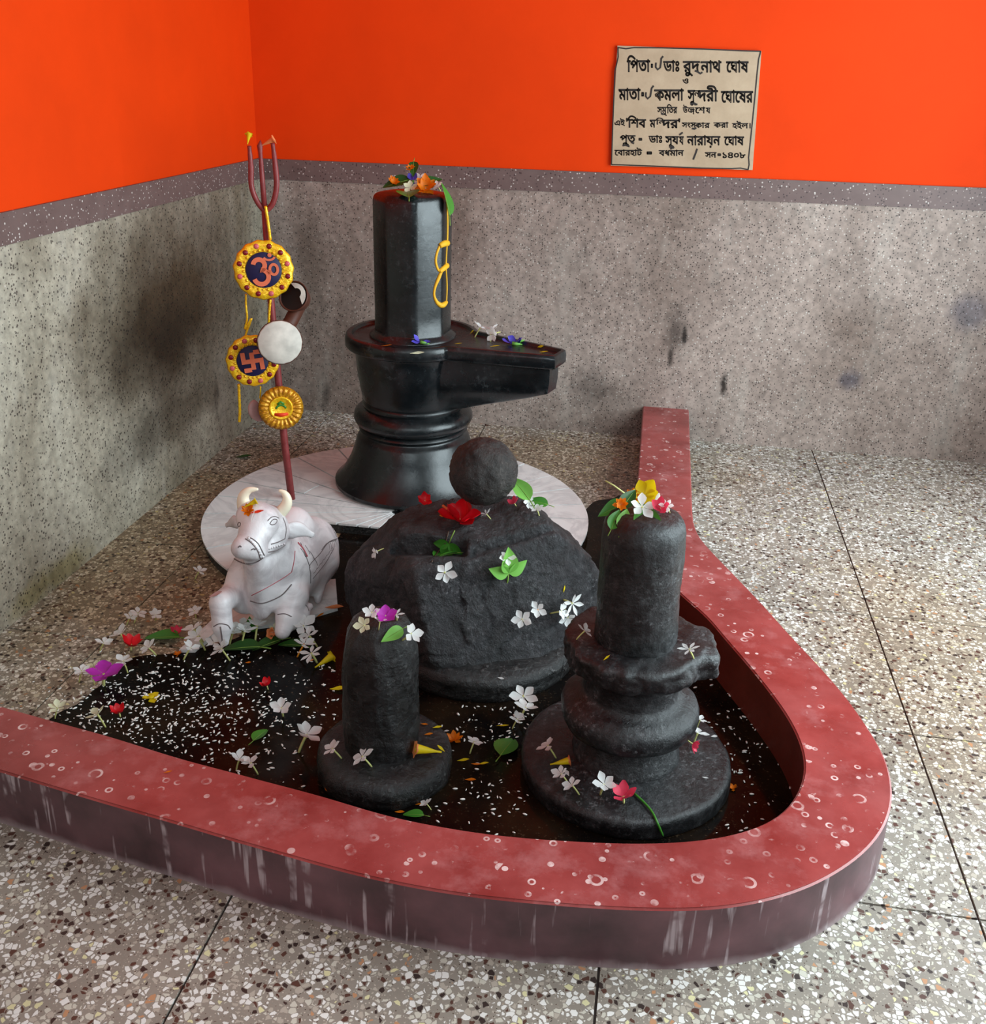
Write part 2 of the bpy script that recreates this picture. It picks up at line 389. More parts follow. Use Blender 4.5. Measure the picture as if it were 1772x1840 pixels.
M['leaf'] = plain('green_leaf', srgb(62, 128, 40), .4, .15, 30); M['leaf_light'] = plain('light_leaf', srgb(136, 204, 92), .4, .12, 30, trans=.3)
M['leaf_dark'] = plain('dark_leaf', srgb(38, 78, 26), .4, .15, 30); M['stalk'] = plain('leaf_stalk', srgb(120, 150, 60)); M['brownstalk'] = plain('brown_stalk', srgb(70, 50, 36))

# ------------------------------------------------------------------ the room
XA, SX, Y0, SY = 2.18304, 0.63697, -0.23908, 0.52367
XR, YF, ZC = 3.05, -6.0, 2.9
def struct(name): 
    o = bpy.data.objects.new(name, None); COL.objects.link(o); o['kind'] = 'structure'; return o
floor = box('floor', (-.15, XR+.15, YF, .15, -.12, -.004), M['strip']); floor['kind'] = 'structure'
xs = [0.0]+[x for x in (XA-k*SX for k in range(3, -4, -1)) if 0 < x < XR-.1]+[XR]
ys = [0.0]+[Y0-k*SY for k in range(0, 12) if Y0-k*SY > YF+.05]+[YF]
g = .0022
for i in range(len(xs)-1):
    for j in range(len(ys)-1):
        if i < len(xs)-1: box('terrazzo_panel', (xs[i]+(g if i else 0), xs[i+1]-g, ys[j+1]+g, ys[j]-(g if j else 0), -.004, 0), M['floor'], floor)
wl = box('wall_left', (-.15, 0, YF, .15, -.004, ZC), M['orange']); wl['kind'] = 'structure'
box('dado', (0, .006, YF, 0, 0, .924), M['dado_left'], wl); box('dado_band', (0, .009, YF, 0, .924, 1.0), M['band'], wl)
wb = box('wall_back', (0, XR+.15, 0, .15, -.004, ZC), M['orange']); wb['kind'] = 'structure'
box('dado', (.006, XR, -.006, 0, 0, .924), M['dado_back'], wb); box('dado_band', (.009, XR, -.009, 0, .924, 1.0), M['band'], wb)
# side wall with the doorway the daylight comes through
wr = struct('wall_right')
box('wall_panel', (XR, XR+.15, -.65, 0, 0, ZC), M['white'], wr); box('wall_panel', (XR, XR+.15, YF, -2.85, 0, ZC), M['white'], wr)
box('lintel', (XR, XR+.15, -2.85, -.65, 2.45, ZC), M['white'], wr)
ce = box('ceiling', (-.15, XR+.15, YF, .15, ZC, ZC+.12), M['white']); ce['kind'] = 'structure'

# ------------------------------------------------------------------ kerb round the basin
KH = .125
outer_px = [(1238,737),(1240,800),(1243,880),(1244.5,925),(1250,953),(1267,977),(1313,1025),(1370,1084),(1419,1139),(1475,1198),(1528,1260),(1566,1316),(1591,1357),(1603,1400),
            (1605,1444),(1590,1488),(1557,1529),(1513,1562),(1458,1592),(1403,1611),(1321,1629),(1211,1635),(1074,1630),(937,1619),(800,1603),(650,1573),(500,1532),(408,1506),(326,1481),(202,1446),(65,1405),(0,1385)]
inner_px = [(1155,736),(1151,795),(1146,863),(1144,915),(1148,960),(1168,1008),(1228,1072),(1267,1104),(1301,1145),(1345,1195),(1382,1241),(1416,1288),(1438,1332),(1447,1366),(1446,1397),
            (1420,1449),(1376,1480),(1294,1504),(1184,1513.5),(1074,1512),(910,1501),(800,1485),(700,1465),(577,1428),(469,1400),(408,1383),(326,1362),(196,1321),(81,1290)]
def kerb_line(px, yend):
    P = [at(x, y, KH) for x, y in px]; P[0].y = 0
    d = (P[-1]-P[-4]).normalized(); P.append(P[-1]+d*(P[-1].x/-d.x)); P[-1].x = 0.0
    return relax(resample(catmull(P, 8), 240), 10)
KO, KI = kerb_line(outer_px, 0), kerb_line(inner_px, 0)
for L in (KO, KI):
    L[0].y = -.006; L[-1].x = .006
kerb = thing('basin_kerb', 'low red oxide kerb curving around the shrine basin', 'kerb', tuple(KO[130]*1.0)[:2]+(0,))
bev = .0035
def off(P, s):
    out = []
    for i, p in enumerate(P):
        t = (P[min(i+1, len(P)-1)]-P[max(i-1, 0)]).normalized(); n = Vector((-t.y, t.x, 0))
        out.append(p+n*s)
    return out
# walking from the back wall round to the left wall, the inside lies to the right hand
KOb, KIb = off(KO, -bev), off(KI, bev)
def strip(A, B, zA, zB, mid=0):
    rows = [[Vector((p.x, p.y, zA)) for p in A]]
    for k in range(mid): rows.append([Vector((p.x+(q.x-p.x)*(k+1)/(mid+1), p.y+(q.y-p.y)*(k+1)/(mid+1), zA+(zB-zA)*(k+1)/(mid+1))) for p, q in zip(A, B)])
    rows.append([Vector((p.x, p.y, zB)) for p in B]); return rows
V, Fc = loft(strip(KO, KOb, KH-bev, KH-.0015)+strip(KOb, KIb, KH, KH, 3)+strip(KIb, KI, KH-.0015, KH-bev), close=False, cap0=False, cap1=False)
mobj('kerb_top', V, [f[::-1] for f in Fc], M['kerb_top'], kerb, sharp=18)
V, Fc = loft(strip(KO, KO, 0, KH-bev, 2), close=False, cap0=False, cap1=False); mobj('outer_face', V, [f[::-1] for f in Fc], M['kerb_outer'], kerb)
V, Fc = loft(strip(KI, KI, KH-bev, 0, 2), close=False, cap0=False, cap1=False); mobj('inner_face', V, [f[::-1] for f in Fc], M['kerb_inner'], kerb)

# ------------------------------------------------------------------ standing water in the basin
left_px = [(95,1292),(120,1268),(150,1245),(190,1225),(215,1195),(262,1178),(330,1163),(400,1150),(470,1110),(545,1050),(600,985),(640,935),(820,935),(1000,960),(1042,930),(1062,912),(1085,900),(1110,890)]
edge = resample(catmull([at(x, y, .003) for x, y in left_px], 6), 140)
edge = [p+Vector((noise.noise(p*9), noise.noise(p*9+Vector((5, 2, 1))), 0))*.03 for p in edge]
inn = off(KI, .004); inn = [p for p in inn]
i0 = min(range(len(inn)), key=lambda i: (inn[i].xy-edge[-1].xy).length); i1 = min(range(len(inn)), key=lambda i: (inn[i].xy-edge[0].xy).length)
loop = [Vector((p.x, p.y, .003)) for p in edge]+[Vector((p.x, p.y, .003)) for p in inn[i0:i1+1]]
bm = bmesh.new(); vs = [bm.verts.new(p) for p in loop]; bm.faces.new(vs); bmesh.ops.triangulate(bm, faces=bm.faces[:])
bm.normal_update()
me = bpy.data.meshes.new('standing_water'); 
if sum(f.normal.z for f in bm.faces) < 0: bmesh.ops.reverse_faces(bm, faces=bm.faces[:])
bm.to_mesh(me); bm.free(); me.materials.append(M['water'])
water = tag(link('standing_water', me), 'shallow dark water lying on the basin floor inside the kerb', 'water', kind='stuff')
WPOLY = [(p.x, p.y) for p in loop]
def inside(x, y, poly=None):
    P = poly or WPOLY; c = False; j = len(P)-1
    for i in range(len(P)):
        if (P[i][1] > y) != (P[j][1] > y) and x < (P[j][0]-P[i][0])*(y-P[i][1])/(P[j][1]-P[i][1])+P[i][0]: c = not c
        j = i
    return c

# ------------------------------------------------------------------ marble platform
PC, PR, PZ = (.80, -.98), .598, .034
plat = thing('marble_platform', 'round white marble platform of wedge tiles under the tall black lingam', 'platform', (PC[0], PC[1], 0))
def clip(poly, f):
    out = []
    for i in range(len(poly)):
        a, b = poly[i], poly[(i+1) % len(poly)]; fa, fb = f(a), f(b)
        if fa >= 0: out.append(a)
        if (fa >= 0) != (fb >= 0): t = fa/(fa-fb); out.append((a[0]+(b[0]-a[0])*t, a[1]+(b[1]-a[1])*t))
    return out
def prism(poly, z0, z1):
    n = len(poly); return [(x, y, z0) for x, y in poly]+[(x, y, z1) for x, y in poly], [tuple(reversed(range(n))), tuple(range(n, 2*n))]+[(i, (i+1) % n, n+(i+1) % n, n+i) for i in range(n)]
NX, NY = .47, -1.105
def pieces(poly):
    a = clip(poly, lambda p: p[1]-NY); b = clip(clip(poly, lambda p: NY-.001-p[1]), lambda p: NX-p[0])
    return [q for q in (a, b) if len(q) > 2]
def wedge(a0, a1, ra, rb, gap=.0026, n=6):
    out = []
    for k in range(n+1):
        a = a0+gap/rb+(a1-a0-2*gap/rb)*k/n; out.append((PC[0]+rb*math.cos(a), PC[1]+rb*math.sin(a)))
    for k in range(n, -1, -1):
        a = a0+gap/ra+(a1-a0-2*gap/ra)*k/n; out.append((PC[0]+ra*math.cos(a), PC[1]+ra*math.sin(a)))
    return out
circ = [(PC[0]+(PR-.004)*math.cos(2*PI*k/96), PC[1]+(PR-.004)*math.sin(2*PI*k/96)) for k in range(96)]
mobj('platform_base', *join([prism(q, 0, PZ-.006) for q in pieces(circ)]), M['black_wet'], plat, smooth=False)
random.seed(3); ang = 0.12; cuts = []
while ang < 2*PI-.1: cuts.append(ang); ang += random.uniform(.17, .27)
for k, a0 in enumerate(cuts):
    a1 = cuts[(k+1) % len(cuts)]+(2*PI if k == len(cuts)-1 else 0); rm = random.uniform(.33, .37)
    for ra, rb in ((.02, rm-.0016), (rm, PR)):
        for q in pieces(wedge(a0, a1, ra, rb)):
            mobj('marble_tile', *prism(q, PZ-.006, PZ+random.uniform(-.0008, .0008)), M['marble'], plat, smooth=False)

# ------------------------------------------------------------------ tall polished lingam
C1 = (.787, -.72)
def outline(c, r, L, w0, w1, ang, n=160, rr=None):
    out = []
    for i in range(n):
        # denser sampling near the spout
        s = i/n*2*PI-PI; th = s-.55*math.sin(s)*1.0
        rho = r
        if L > r and abs(th) < PI/2-.01:
            ct, sn = math.cos(th), abs(math.sin(th))
            e = L/ct
            den = sn+(w0-w1)*ct/L
            sd = w0/den if den > 1e-6 else 9
            k = .02; b = min(e, sd)
            if abs(e-sd) < k: b -= (k-abs(e-sd))**2/(4*k)
            rho = max(r, b)
        out.append((c[0]+rho*math.cos(th+ang), c[1]+rho*math.sin(th+ang)))
    return out
t1 = thing('tall_shiva_lingam', 'tall polished black stone lingam with long spout on marble platform', 'lingam', (C1[0], C1[1], PZ))
prof = [(.255,.0355),(.262,.041),(.262,.052),(.250,.062),(.232,.085),(.212,.12),(.197,.16),(.186,.198),(.180,.208),(.172,.212),(.170,.218),(.174,.224),(.180,.230),(.176,.238),(.168,.241),
        (.178,.245),(.190,.254),(.196,.268),(.193,.284),(.183,.296),(.172,.302),(.164,.306),(.168,.314),(.166,.322),(.160,.328),(.10,.33)]
mobj('pedestal', *revolve(prof, C1, 96), M['black_polish'], t1, sharp=50)
SA = math.atan2(-.858+.72, 1.277-.785)
lay = []
for z, r, s in ((.322,.160,0),(.335,.166,.12),(.37,.172,.45),(.40,.177,.75),(.425,.181,.97),(.46,.184,.985),(.495,.187,.985),(.503,.193,.985)):
    L = .17+(.495-.17)*s if s > .1 else 0
    lay.append([(x, y, z) for x, y in outline(C1, r, L, .135, .040, SA)])
for z, r, L, w0, w1 in ((.506,.212,.505,.155,.046),(.512,.217,.51,.158,.05),(.535,.217,.51,.158,.05),(.547,.213,.508,.155,.048),(.55,.208,.503,.15,.045),(.55,.195,.50,.138,.036),(.541,.190,.50,.132,.032),(.539,.18,.49,.12,.026)):
    lay.append([(x, y, z) for x, y in outline(C1, r, L, w0, w1, SA)])
mobj('spouted_basin', *loft(lay), M['black_polish'], t1, sharp=45)
def octo(c, r, rot, z, rnd=.35, n=96):
    out = []
    for i in range(n):
        a = 2*PI*i/n; q = ((a-rot+PI/8) % (PI/4))-PI/8
        f = math.cos(PI/8)/math.cos(abs(q)-PI/8 if False else (PI/8-abs(q)))
        out.append((c[0]+r*(rnd+(1-rnd)*f)*math.cos(a), c[1]+r*(rnd+(1-rnd)*f)*math.sin(a), z))
    return out
OR = math.radians(-73)
sh = [(.140,.536),(.138,.546),(.126,.552),(.1225,.56),(.1215,.62),(.122,.75),(.1225,.9),(.1225,.962),(.119,.975),(.112,.982),(.07,.989),(.02,.991)]
mobj('shaft', *loft([octo(C1, r, OR, z, .30 if r < .128 else .9) for r, z in sh]), M['black_polish'], t1, sharp=60)

sb = BVHTree.FromPolygons([v.co.copy() for v in COL.objects['shaft'].data.vertices], [list(p.vertices) for p in COL.objects['shaft'].data.polygons])
def mark(px, w):
    P = []; Wd = []
    for k, p in enumerate(catmull([Vector((x, y, w_)) for (x, y), w_ in zip(px, w)], 4)):
        h = sb.ray_cast(CAM, ray(p.x, p.y))
        if h[0] is not None: P.append(h[0]+h[1]*.0002); Wd.append(p.z)
    if len(P) > 2: return tube(P, [x for x in Wd], 8)
mk = [mark([(803.5,437),(797,438),(790,442)], [.010,.010,.008]), mark([(790,442),(785,455),(783,470),(787,484),(792,488)], [.004]*5), mark([(790,488),(797,482),(803,477)], [.007,.009,.009]),
      mark([(793,488),(788,500),(782,515),(780,530),(785,543),(791,548)], [.005,.006,.0045,.004,.006,.008]), mark([(789,549),(796,548),(802,543)], [.006,.009,.006]), mark([(801,480),(802.5,500),(803,520),(802,543)], [.0025]*4), mark([(802,362),(804,390),(804,420),(803.5,437)], [.003]*4), mark([(803,440),(802,460),(801,478)], [.0025]*4)]
mobj('yellow_mark', *join([x for x in mk if x]), M['yellowpaint'], t1)

# ------------------------------------------------------------------ right lingam on a disc base
C2 = (1.562, -2.05)
t2 = thing('weathered_lingam', 'weathered grey black lingam with collar and wide disc base near the kerb bend', 'lingam', (C2[0], C2[1], 0))
def wob(amp, sc, seed):
    return lambda a, z: 1+amp*noise.noise(Vector((math.cos(a)*sc+seed, math.sin(a)*sc, z*sc*6)))+amp*.45*noise.noise(Vector((math.cos(a)*sc*4+seed, math.sin(a)*sc*4, z*sc*22)))
mobj('base_disc', *revolve([(.208,0),(.213,.006),(.214,.03),(.212,.040),(.206,.045),(.15,.047),(.11,.049)], C2, 160, wob(.018, 2, 1)), M['black_dull'], t2, sharp=50)
mobj('pedestal', *revolve([(.110,.046),(.109,.052),(.103,.066),(.096,.085),(.092,.104),(.094,.116),(.112,.119),(.130,.126),(.138,.142),(.139,.156),(.134,.170),(.120,.181),(.104,.188),(.095,.196),(.092,.215),(.094,.24),(.10,.258),(.09,.264)], C2, 160, wob(.02, 2, 4)), M['black_dull'], t2, sharp=60)
def collar(X):
    q = X-np.array((C2[0], C2[1], .289)); rad = np.hypot(q[:, 0], q[:, 1])
    d = smax(rad-.137, np.abs(q[:, 2])-.026, .012)
    ca, sa = math.cos(math.radians(8)), math.sin(math.radians(8)); x = q[:, 0]*ca+q[:, 1]*sa; y = -q[:, 0]*sa+q[:, 1]*ca
    lump = smax(smax(np.abs(x-.085)-.072, np.abs(y)-.062-.0*x, .012), np.abs(q[:, 2]+.004)-.026, .012)
    d = smin(d, lump, .012); n = np.array((.8, -.45, .45)); n = n/np.linalg.norm(n)
    d = smax(d, q@n-.142, .008); n = np.array((.2, -.9, -.5)); n = n/np.linalg.norm(n); d = smax(d, q@n-.127, .008)
    n = np.array((-.7, -.6, .5)); n = n/np.linalg.norm(n); return smax(d, q@n-.131, .008)
V, Fc = surface_nets(collar, (C2[0]-.18, C2[1]-.18, .24), (C2[0]+.20, C2[1]+.18, .335), .005)
V = [Vector(p)+Vector((p[0]-C2[0], p[1]-C2[1], .0)).normalized()*(.006*noise.noise(Vector(p)*28)+.004*noise.noise(Vector(p)*70))+Vector((0, 0, .003*noise.noise(Vector(p)*40))) for p in V]
mobj('collar', V, Fc, M['black_dull'], t2)
S2 = [(.080,.31),(.0795,.325),(.079,.36),(.0785,.44),(.078,.52),(.0775,.548),(.074,.562),(.066,.573),(.05,.580),(.02,.584)]
mobj('shaft', *revolve(S2, C2, 140, wob(.03, 2.2, 9)), M['black_dull'], t2)

# ------------------------------------------------------------------ small front lingam
C3 = (1.071, -2.142)
t3 = thing('small_lingam', 'small round topped wet black lingam on a low disc in front', 'lingam', (C3[0], C3[1], 0))
C3b = (1.078, -2.148)
mobj('base_disc', *revolve([(.130,0),(.136,.008),(.138,.03),(.136,.046),(.128,.056),(.115,.060),(.085,.062),(.07,.063)], C3b, 140, wob(.035, 1.6, 2)), M['black_wet'], t3, sharp=55)
mobj('shaft', *revolve([(.078,.05),(.0765,.065),(.0765,.12),(.0755,.18),(.0745,.24),(.0725,.285),(.067,.315),(.056,.338),(.04,.352),(.02,.359),(.004,.361)], C3, 140, wob(.06, 2.0, 5)), M['black_wet'], t3)

# ------------------------------------------------------------------ boulder
BC = np.array((1.155, -1.61, .19))
def fbm(p, o=4):
    s = 0; a = 1
    for k in range(o): s += a*noise.noise(p); p = p*2.03; a *= .5
    return s
def facet(a, b, c):
    a, b, c = [np.array(pt(*q)) for q in (a, b, c)]; n = np.cross(b-a, c-a); n /= np.linalg.norm(n); o = n@(a-BC)
    return (n, o) if o > 0 else (-n, -o)
FACETS = [facet((740,1030,2.045),(765,1180,1.985),(604,1090,2.29)),          # left front
          facet((740,1035,2.04),(775,1170,1.98),(1062,1070,2.12)),           # right front
          facet((735,1028,2.05),(1010,965,2.13),(870,912,2.27)),             # top front slope
          facet((711,921,2.28),(640,985,2.32),(735,1028,2.06)),              # left shoulder
          facet((972,912,2.33),(1052,980,2.33),(1005,965,2.12)),             # right shoulder
          facet((1040,975,2.20),(1071,1040,2.22),(1062,1130,2.17)),          # right flank
          facet((790,1222,1.99),(960,1222,1.99),(880,1130,1.945))]           # undercut
def back_facet(a, b, dep, drop=.6):
    p, q = [np.array(pt(x, y, dep)) for x, y in (a, b)]; n = np.cross(q-p, np.array(FH)-np.array((0, 0, drop))); n /= np.linalg.norm(n); o = n@(p-BC)
    return (n, o) if o > 0 else (-n, -o)
FACETS += [back_facet((625,1004),(662,958),2.30), back_facet((662,958),(751,892),2.28), back_facet((751,892),(947,887),2.29, .75), back_facet((947,889),(1022,944),2.29), back_facet((1022,944),(1071,1019),2.27)]
def boulder(X):
    q = X-BC
    q2 = q/np.array((.335, .315, .235)); n = (np.sum(np.abs(q2)**3.0, -1)+1e-12)**(1/3.0)
    d = (n-1)*.24
    for nn, o in FACETS: d = smax(d, q@nn-o, .014)
    d = smax(d, X[:, 2]-.376, .015)
    R = np.array(r0); Fd = np.array(FH); cam_ = np.array(CAM)
    rel = X-cam_; dep = rel@Fd
    # chipped pocket on the upper left: sunken floor, back wall and side wall
    fl = np.array(pt(770, 1003, 2.075)); wx = np.array(pt(838, 990, 2.10)); sl = (X-fl)@R
    notch = np.maximum.reduce([fl[2]+.03*sl-.45*(dep-2.08)-X[:, 2], dep-(2.175-.28*sl), (X-wx)@R, -(X-np.array(pt(696, 985, 2.12)))@R])
    d = smax(d, -notch, .006)
    # long ledge running up to the right
    f2 = np.array(pt(846, 1004, 2.075)); f3 = np.array(pt(1001, 957, 2.135)); s2 = (X-f2)@R; L2 = (f3-f2)@R
    kz = (f3[2]-f2[2])/L2; d0 = 2.075+(.06/L2)*s2
    led = np.maximum.reduce([f2[2]+kz*s2-.25*(dep-d0)-X[:, 2]-.004, dep-(d0+.055), -s2, s2-L2])
    d = smax(d, -led, .005)
    return d
V, Fc = surface_nets(boulder, (.78, -1.99, -.02), (1.54, -1.24, .44), .0068)
out = []
for p in V:
    v = Vector(p); n = (v-Vector(BC)).normalized()
    k = .010*fbm(v*7+Vector((3, 1, 7)), 3)+.0055*fbm(v*24, 4)
    r_ = abs(noise.noise(v*13+Vector((9, 9, 2)))); k -= .006*max(0, .12-r_)/.12
    v = v+n*k; v.z = max(v.z, .012); out.append(v)
bl = thing('boulder', 'large rough dark boulder with chipped hollow behind the small lingam', 'boulder', (BC[0], BC[1], 0))
mobj('rock', out, Fc, M['boulder'], bl)
mobj('plinth', *revolve([(.225,0),(.23,.008),(.23,.045),(.222,.058),(.20,.064),(.05,.066)], (1.195, -1.665), 72, wob(.03, 1.5, 3)), M['black_wet'], bl, sharp=50)
# round stone on top
bmv = bmesh.new(); bmesh.ops.create_icosphere(bmv, subdivisions=5, radius=1)
BP = Vector((1.176, -1.60, .450)); BR = .0815
V = []
for v in bmv.verts:
    n = v.co.normalized(); k = 1+.035*fbm(n*2.2, 3)+.02*fbm(n*9, 3)-.025*max(0, .1-abs(noise.noise(n*4.3)))/.1
    V.append(BP+n*BR*k*(1.0 if n.z > 0 else 1.0))
Fc = [[x.index for x in f.verts] for f in bmv.faces]; bmv.free()
tag(mobj('round_stone', V, Fc, M['ball']), 'round brown black stone ball resting on top of the boulder', 'stone')

# ------------------------------------------------------------------ marble bull
nd = thing('bull_statue', 'white marble reclining bull statue beside the trident', 'statue', tuple(at(490, 1110, 0))[:2]+(0,))
slab = [tuple(at(x, y, .012).xy) for x, y in ((322,1167),(350,1167),(388,1134),(520,1118),(607,1092),(603,1040),(440,1060))]
mobj('base_slab', *prism([tuple(p) for p in slab][::1], 0, .012), M['marble'], nd, smooth=False)
def N(x, y, d): return np.array(pt(x, y, d))
BODY = [ # ax,ay,ad,ra, bx,by,bd,rb, blend
 (503,1008,2.31,.092, 553,982,2.47,.084,.03),(526,946,2.37,.052, 530,960,2.40,.05,.04),
 (520,1035,2.32,.07, 558,1012,2.44,.066,.03),(482,990,2.26,.068, 482,955,2.22,.052,.035),
 (462,1030,2.25,.062, 478,1050,2.26,.062,.035),(466,1010,2.18,.040, 466,1085,2.185,.020,.03),(478,1070,2.22,.045, 470,1100,2.19,.018,.03),
 (452,928,2.155,.036, 484,934,2.19,.036,.02),(468,938,2.14,.044, 449,978,2.09,.033,.02),(434,985,2.075,.024, 461,988,2.095,.026,.010),
 (488,965,2.18,.034, 450,1003,2.095,.017,.012),(494,952,2.19,.033, 490,965,2.19,.03,.018),
 (436,1044,2.235,.038, 438,1080,2.22,.032,.03),(428,1062,2.22,.034, 396,1083,2.15,.026,.018),(396,1084,2.145,.0255, 400,1124,2.125,.0245,.008),
 (400,1128,2.122,.024, 403,1153,2.115,.012,.006),
 (524,1072,2.24,.044, 516,1108,2.19,.026,.02),(514,1108,2.185,.024, 508,1134,2.165,.020,.010),(522,1112,2.20,.03, 543,1102,2.225,.021,.012),(546,1098,2.235,.013, 556,1090,2.25,.010,.006),
 (575,1010,2.42,.05, 562,1050,2.36,.028,.02),(573,1055,2.36,.016, 571,1078,2.335,.010,.008)]
prims = [(N(*b[:3]), N(*b[4:7]), b[3], b[7], b[8]) for b in BODY]
def bull(X):
    d = None
    for a, b, ra, rb, k in prims:
        s = seg_cone(X, a, b, ra, rb); d = s if d is None else smin(d, s, k)
    mth = N(446, 1000, 2.05); 
    d = smax(d, .0045-X[:, 2], .003); return d
allp = np.array([p for q in prims for p in q[:2]]); lo = allp.min(0)-.12; hi = allp.max(0)+.12; lo[2] = 0.0
V, Fc = surface_nets(bull, lo, hi, .0042)
body = mobj('body', V, Fc, M['nandi'], nd)
def horn(px, d, r):
    P = catmull([pt(x, y, d) for x, y in px], 6); n = len(P)
    mobj('horn', *tube(P, [r*(1-(i/(n-1))**1.6*.85) for i in range(n)], 14), M['horn'], nd)
horn([(444,925),(438,906),(438,891),(448,881),(464,879)], 2.17, .0175)
horn([(500,925),(513,910),(516,897),(511,886),(501,881)], 2.20, .0155)
def ear(a, m_, b, w, dd):
    P = catmull([pt(*a), pt(*m_), pt(*b)], 6); n = len(P)
    rr = [w*(.35+.65*math.sin(PI*min(1, (i/(n-1))*1.15+.08)))*(1 if i < n-1 else .05) for i in range(n)]
    rr[-1] = .0008; mobj('ear', *tube(P, rr, 12, dd), M['nandi'], nd)
ear((510,957,2.20), (535,952,2.22), (565,963,2.24), .023, .4)
ear((428,940,2.19), (420,938,2.22), (405,945,2.26), .0165, .45)
bb = BVHTree.FromPolygons([Vector(v) for v in V], Fc)
def on_body(px):
    out = []
    for x, y in px:
        h = bb.ray_cast(CAM, ray(x, y))
        if h[0] is not None: out.append(h[0])
    return out
def carved(name, px, r, mat='dark_line', per=5, parent=None):
    c = catmull([Vector((x, y, 0)) for x, y in px], per); P = on_body([(p.x, p.y) for p in c])
    if len(P) > 2: return mobj(name, *tube(P, r*.8, 6), M[mat], parent or nd)
carved('mouth', [(421,1004),(432,1010),(446,1013),(462,1009),(474,1001)], .0022)
carved('halter_strap', [(446,965),(455,969),(464,977),(470,988),(475,998)], .0018)
carved('halter_strap', [(441,968),(450,974),(458,982),(464,992),(468,1004)], .0018)
carved('halter_strap', [(487,978),(500,974),(512,968)], .0018); carved('halter_strap', [(482,992),(497,989),(512,980)], .0018)
for k in range(9):
    x = 447+k*3.2; y = 967+k*3.4+.25*k*k*.4; h = bb.ray_cast(CAM, ray(x, y))
    if h[0] is not None: mobj('halter_bead', *revolve([(.0008,-.003),(.0026,-.0015),(.003,0),(.0026,.0015),(.0008,.003)], (0, 0), 8), M['nandi'], nd).location = h[0]-wloc(nd)
for k in range(7):
    x = 484+k*4.4; y = 986-k*1.5; h = bb.ray_cast(CAM, ray(x, y))
    if h[0] is not None: mobj('halter_bead', *revolve([(.0008,-.003),(.0028,-.0015),(.0033,0),(.0028,.0015),(.0008,.003)], (0, 0), 8), M['nandi'], nd).location = h[0]-wloc(nd)
for ex in ([(485,941),(489,935),(494,933),(498,935),(495,941),(489,943),(485,941)],[(427,943),(429,939),(432,940),(432,944),(429,946),(427,943)]): carved('eye', ex, .0014)
carved('garland', [(452,1070),(468,1062),(490,1050),(510,1038),(524,1028)], .0015, 'pink_line'); carved('garland', [(535,975),(544,985),(552,1000)], .003, 'pink_line'); carved('garland', [(524,1028),(528,1010),(530,990)], .0016, 'pink_line')
carved('skin_fold', [(450,1080),(470,1084),(490,1078),(508,1068),(524,1050)], .0022)
carved('saddle_cloth', [(558,1048),(558,1030),(557,1015),(575,995),(590,975),(606,968)], .0016); carved('saddle_cloth', [(562,1040),(572,1028),(586,1010),(600,985)], .0014); carved('saddle_cloth', [(540,975),(550,1000),(557,1020)], .0016)
carved('saddle_cloth', [(578,988),(588,976),(604,971)], .0012); carved('saddle_cloth', [(570,918),(585,932),(598,950),(605,965)], .0014)
for x, y in ((540,985),(548,980),(562,1000),(556,990)): carved('saddle_cloth', [(x, y), (x+5, y+7), (x+9, y+16)], .0012)
for k in range(5): carved('saddle_cloth', [(590+k*3.2, 975-k*.8), (592+k*3, 980-k), (593+k*2.6, 988-k*1.4)], .0009)
for k in range(6): carved('saddle_cloth', [(563+k*6, 1030-k*8), (566+k*6, 1028-k*8), (570+k*5.6, 1020-k*7.4)], .0009)
carved('halter_strap', [(512,968),(514,955),(513,942),(508,930)], .0016); carved('nostril', [(428,984),(431,981),(434,983)], .002); carved('nostril', [(452,988),(456,986),(459,988)], .002)
carved('brow_line', [(481,936),(487,930),(494,928),(501,931)], .0014)
carved('hoof_line', [(384,1126),(394,1121),(408,1123),(414,1130)], .0018); carved('hoof_line', [(396,1126),(398,1140),(400,1156)], .0024); carved('hoof_line', [(499,1104),(512,1103),(524,1108)], .0016)
carved('hoof_line', [(549,1087),(553,1092),(555,1098)], .0014)

# ------------------------------------------------------------------ trident and what hangs on it
TD = 2.976
tri = thing('trident', 'thin maroon iron trident standing behind the white bull', 'trident', tuple(at(525, 898, PZ)))
def T(x, y, d=TD): return pt(x, y, d)
base = at(525, 900, PZ+.001); base = T(525, 899)
mobj('shaft', *tube([T(525, 903), T(512, 800), T(498, 660), T(487, 540), T(476, 378)], [.0115, .0115, .011, .0105, .0095], 12), M['trident'], tri)
mobj('prong', *tube(catmull([T(476,380), T(462,362), T(452,335), T(451,300), T(448,262)], 6), [.008]*19+[.007]*3+[.006]*3, 10), M['trident'], tri)
mobj('prong', *tube(catmull([T(476,380), T(490,366), T(497,335), T(495,300), T(490,257)], 6), [.008]*19+[.007]*3+[.006]*3, 10), M['trident'], tri)
mobj('prong', *tube([T(476,378), T(472,330), T(468,275), T(467,262), T(468,252)], [.008,.0075,.006,.0085,.001], 10), M['trident'], tri)
NV = (CAM-T(490, 560)).normalized(); NV = Vector((NV.x, NV.y, .12)).normalized()
def basis(c, n, tilt=0.0):
    n = n.normalized(); u = Vector((0, 0, 1)).cross(n).normalized(); v = n.cross(u)
    u2 = u*math.cos(tilt)+v*math.sin(tilt); v2 = n.cross(u2)
    return lambda x, y, z=0: c+u2*x+v2*y+n*z
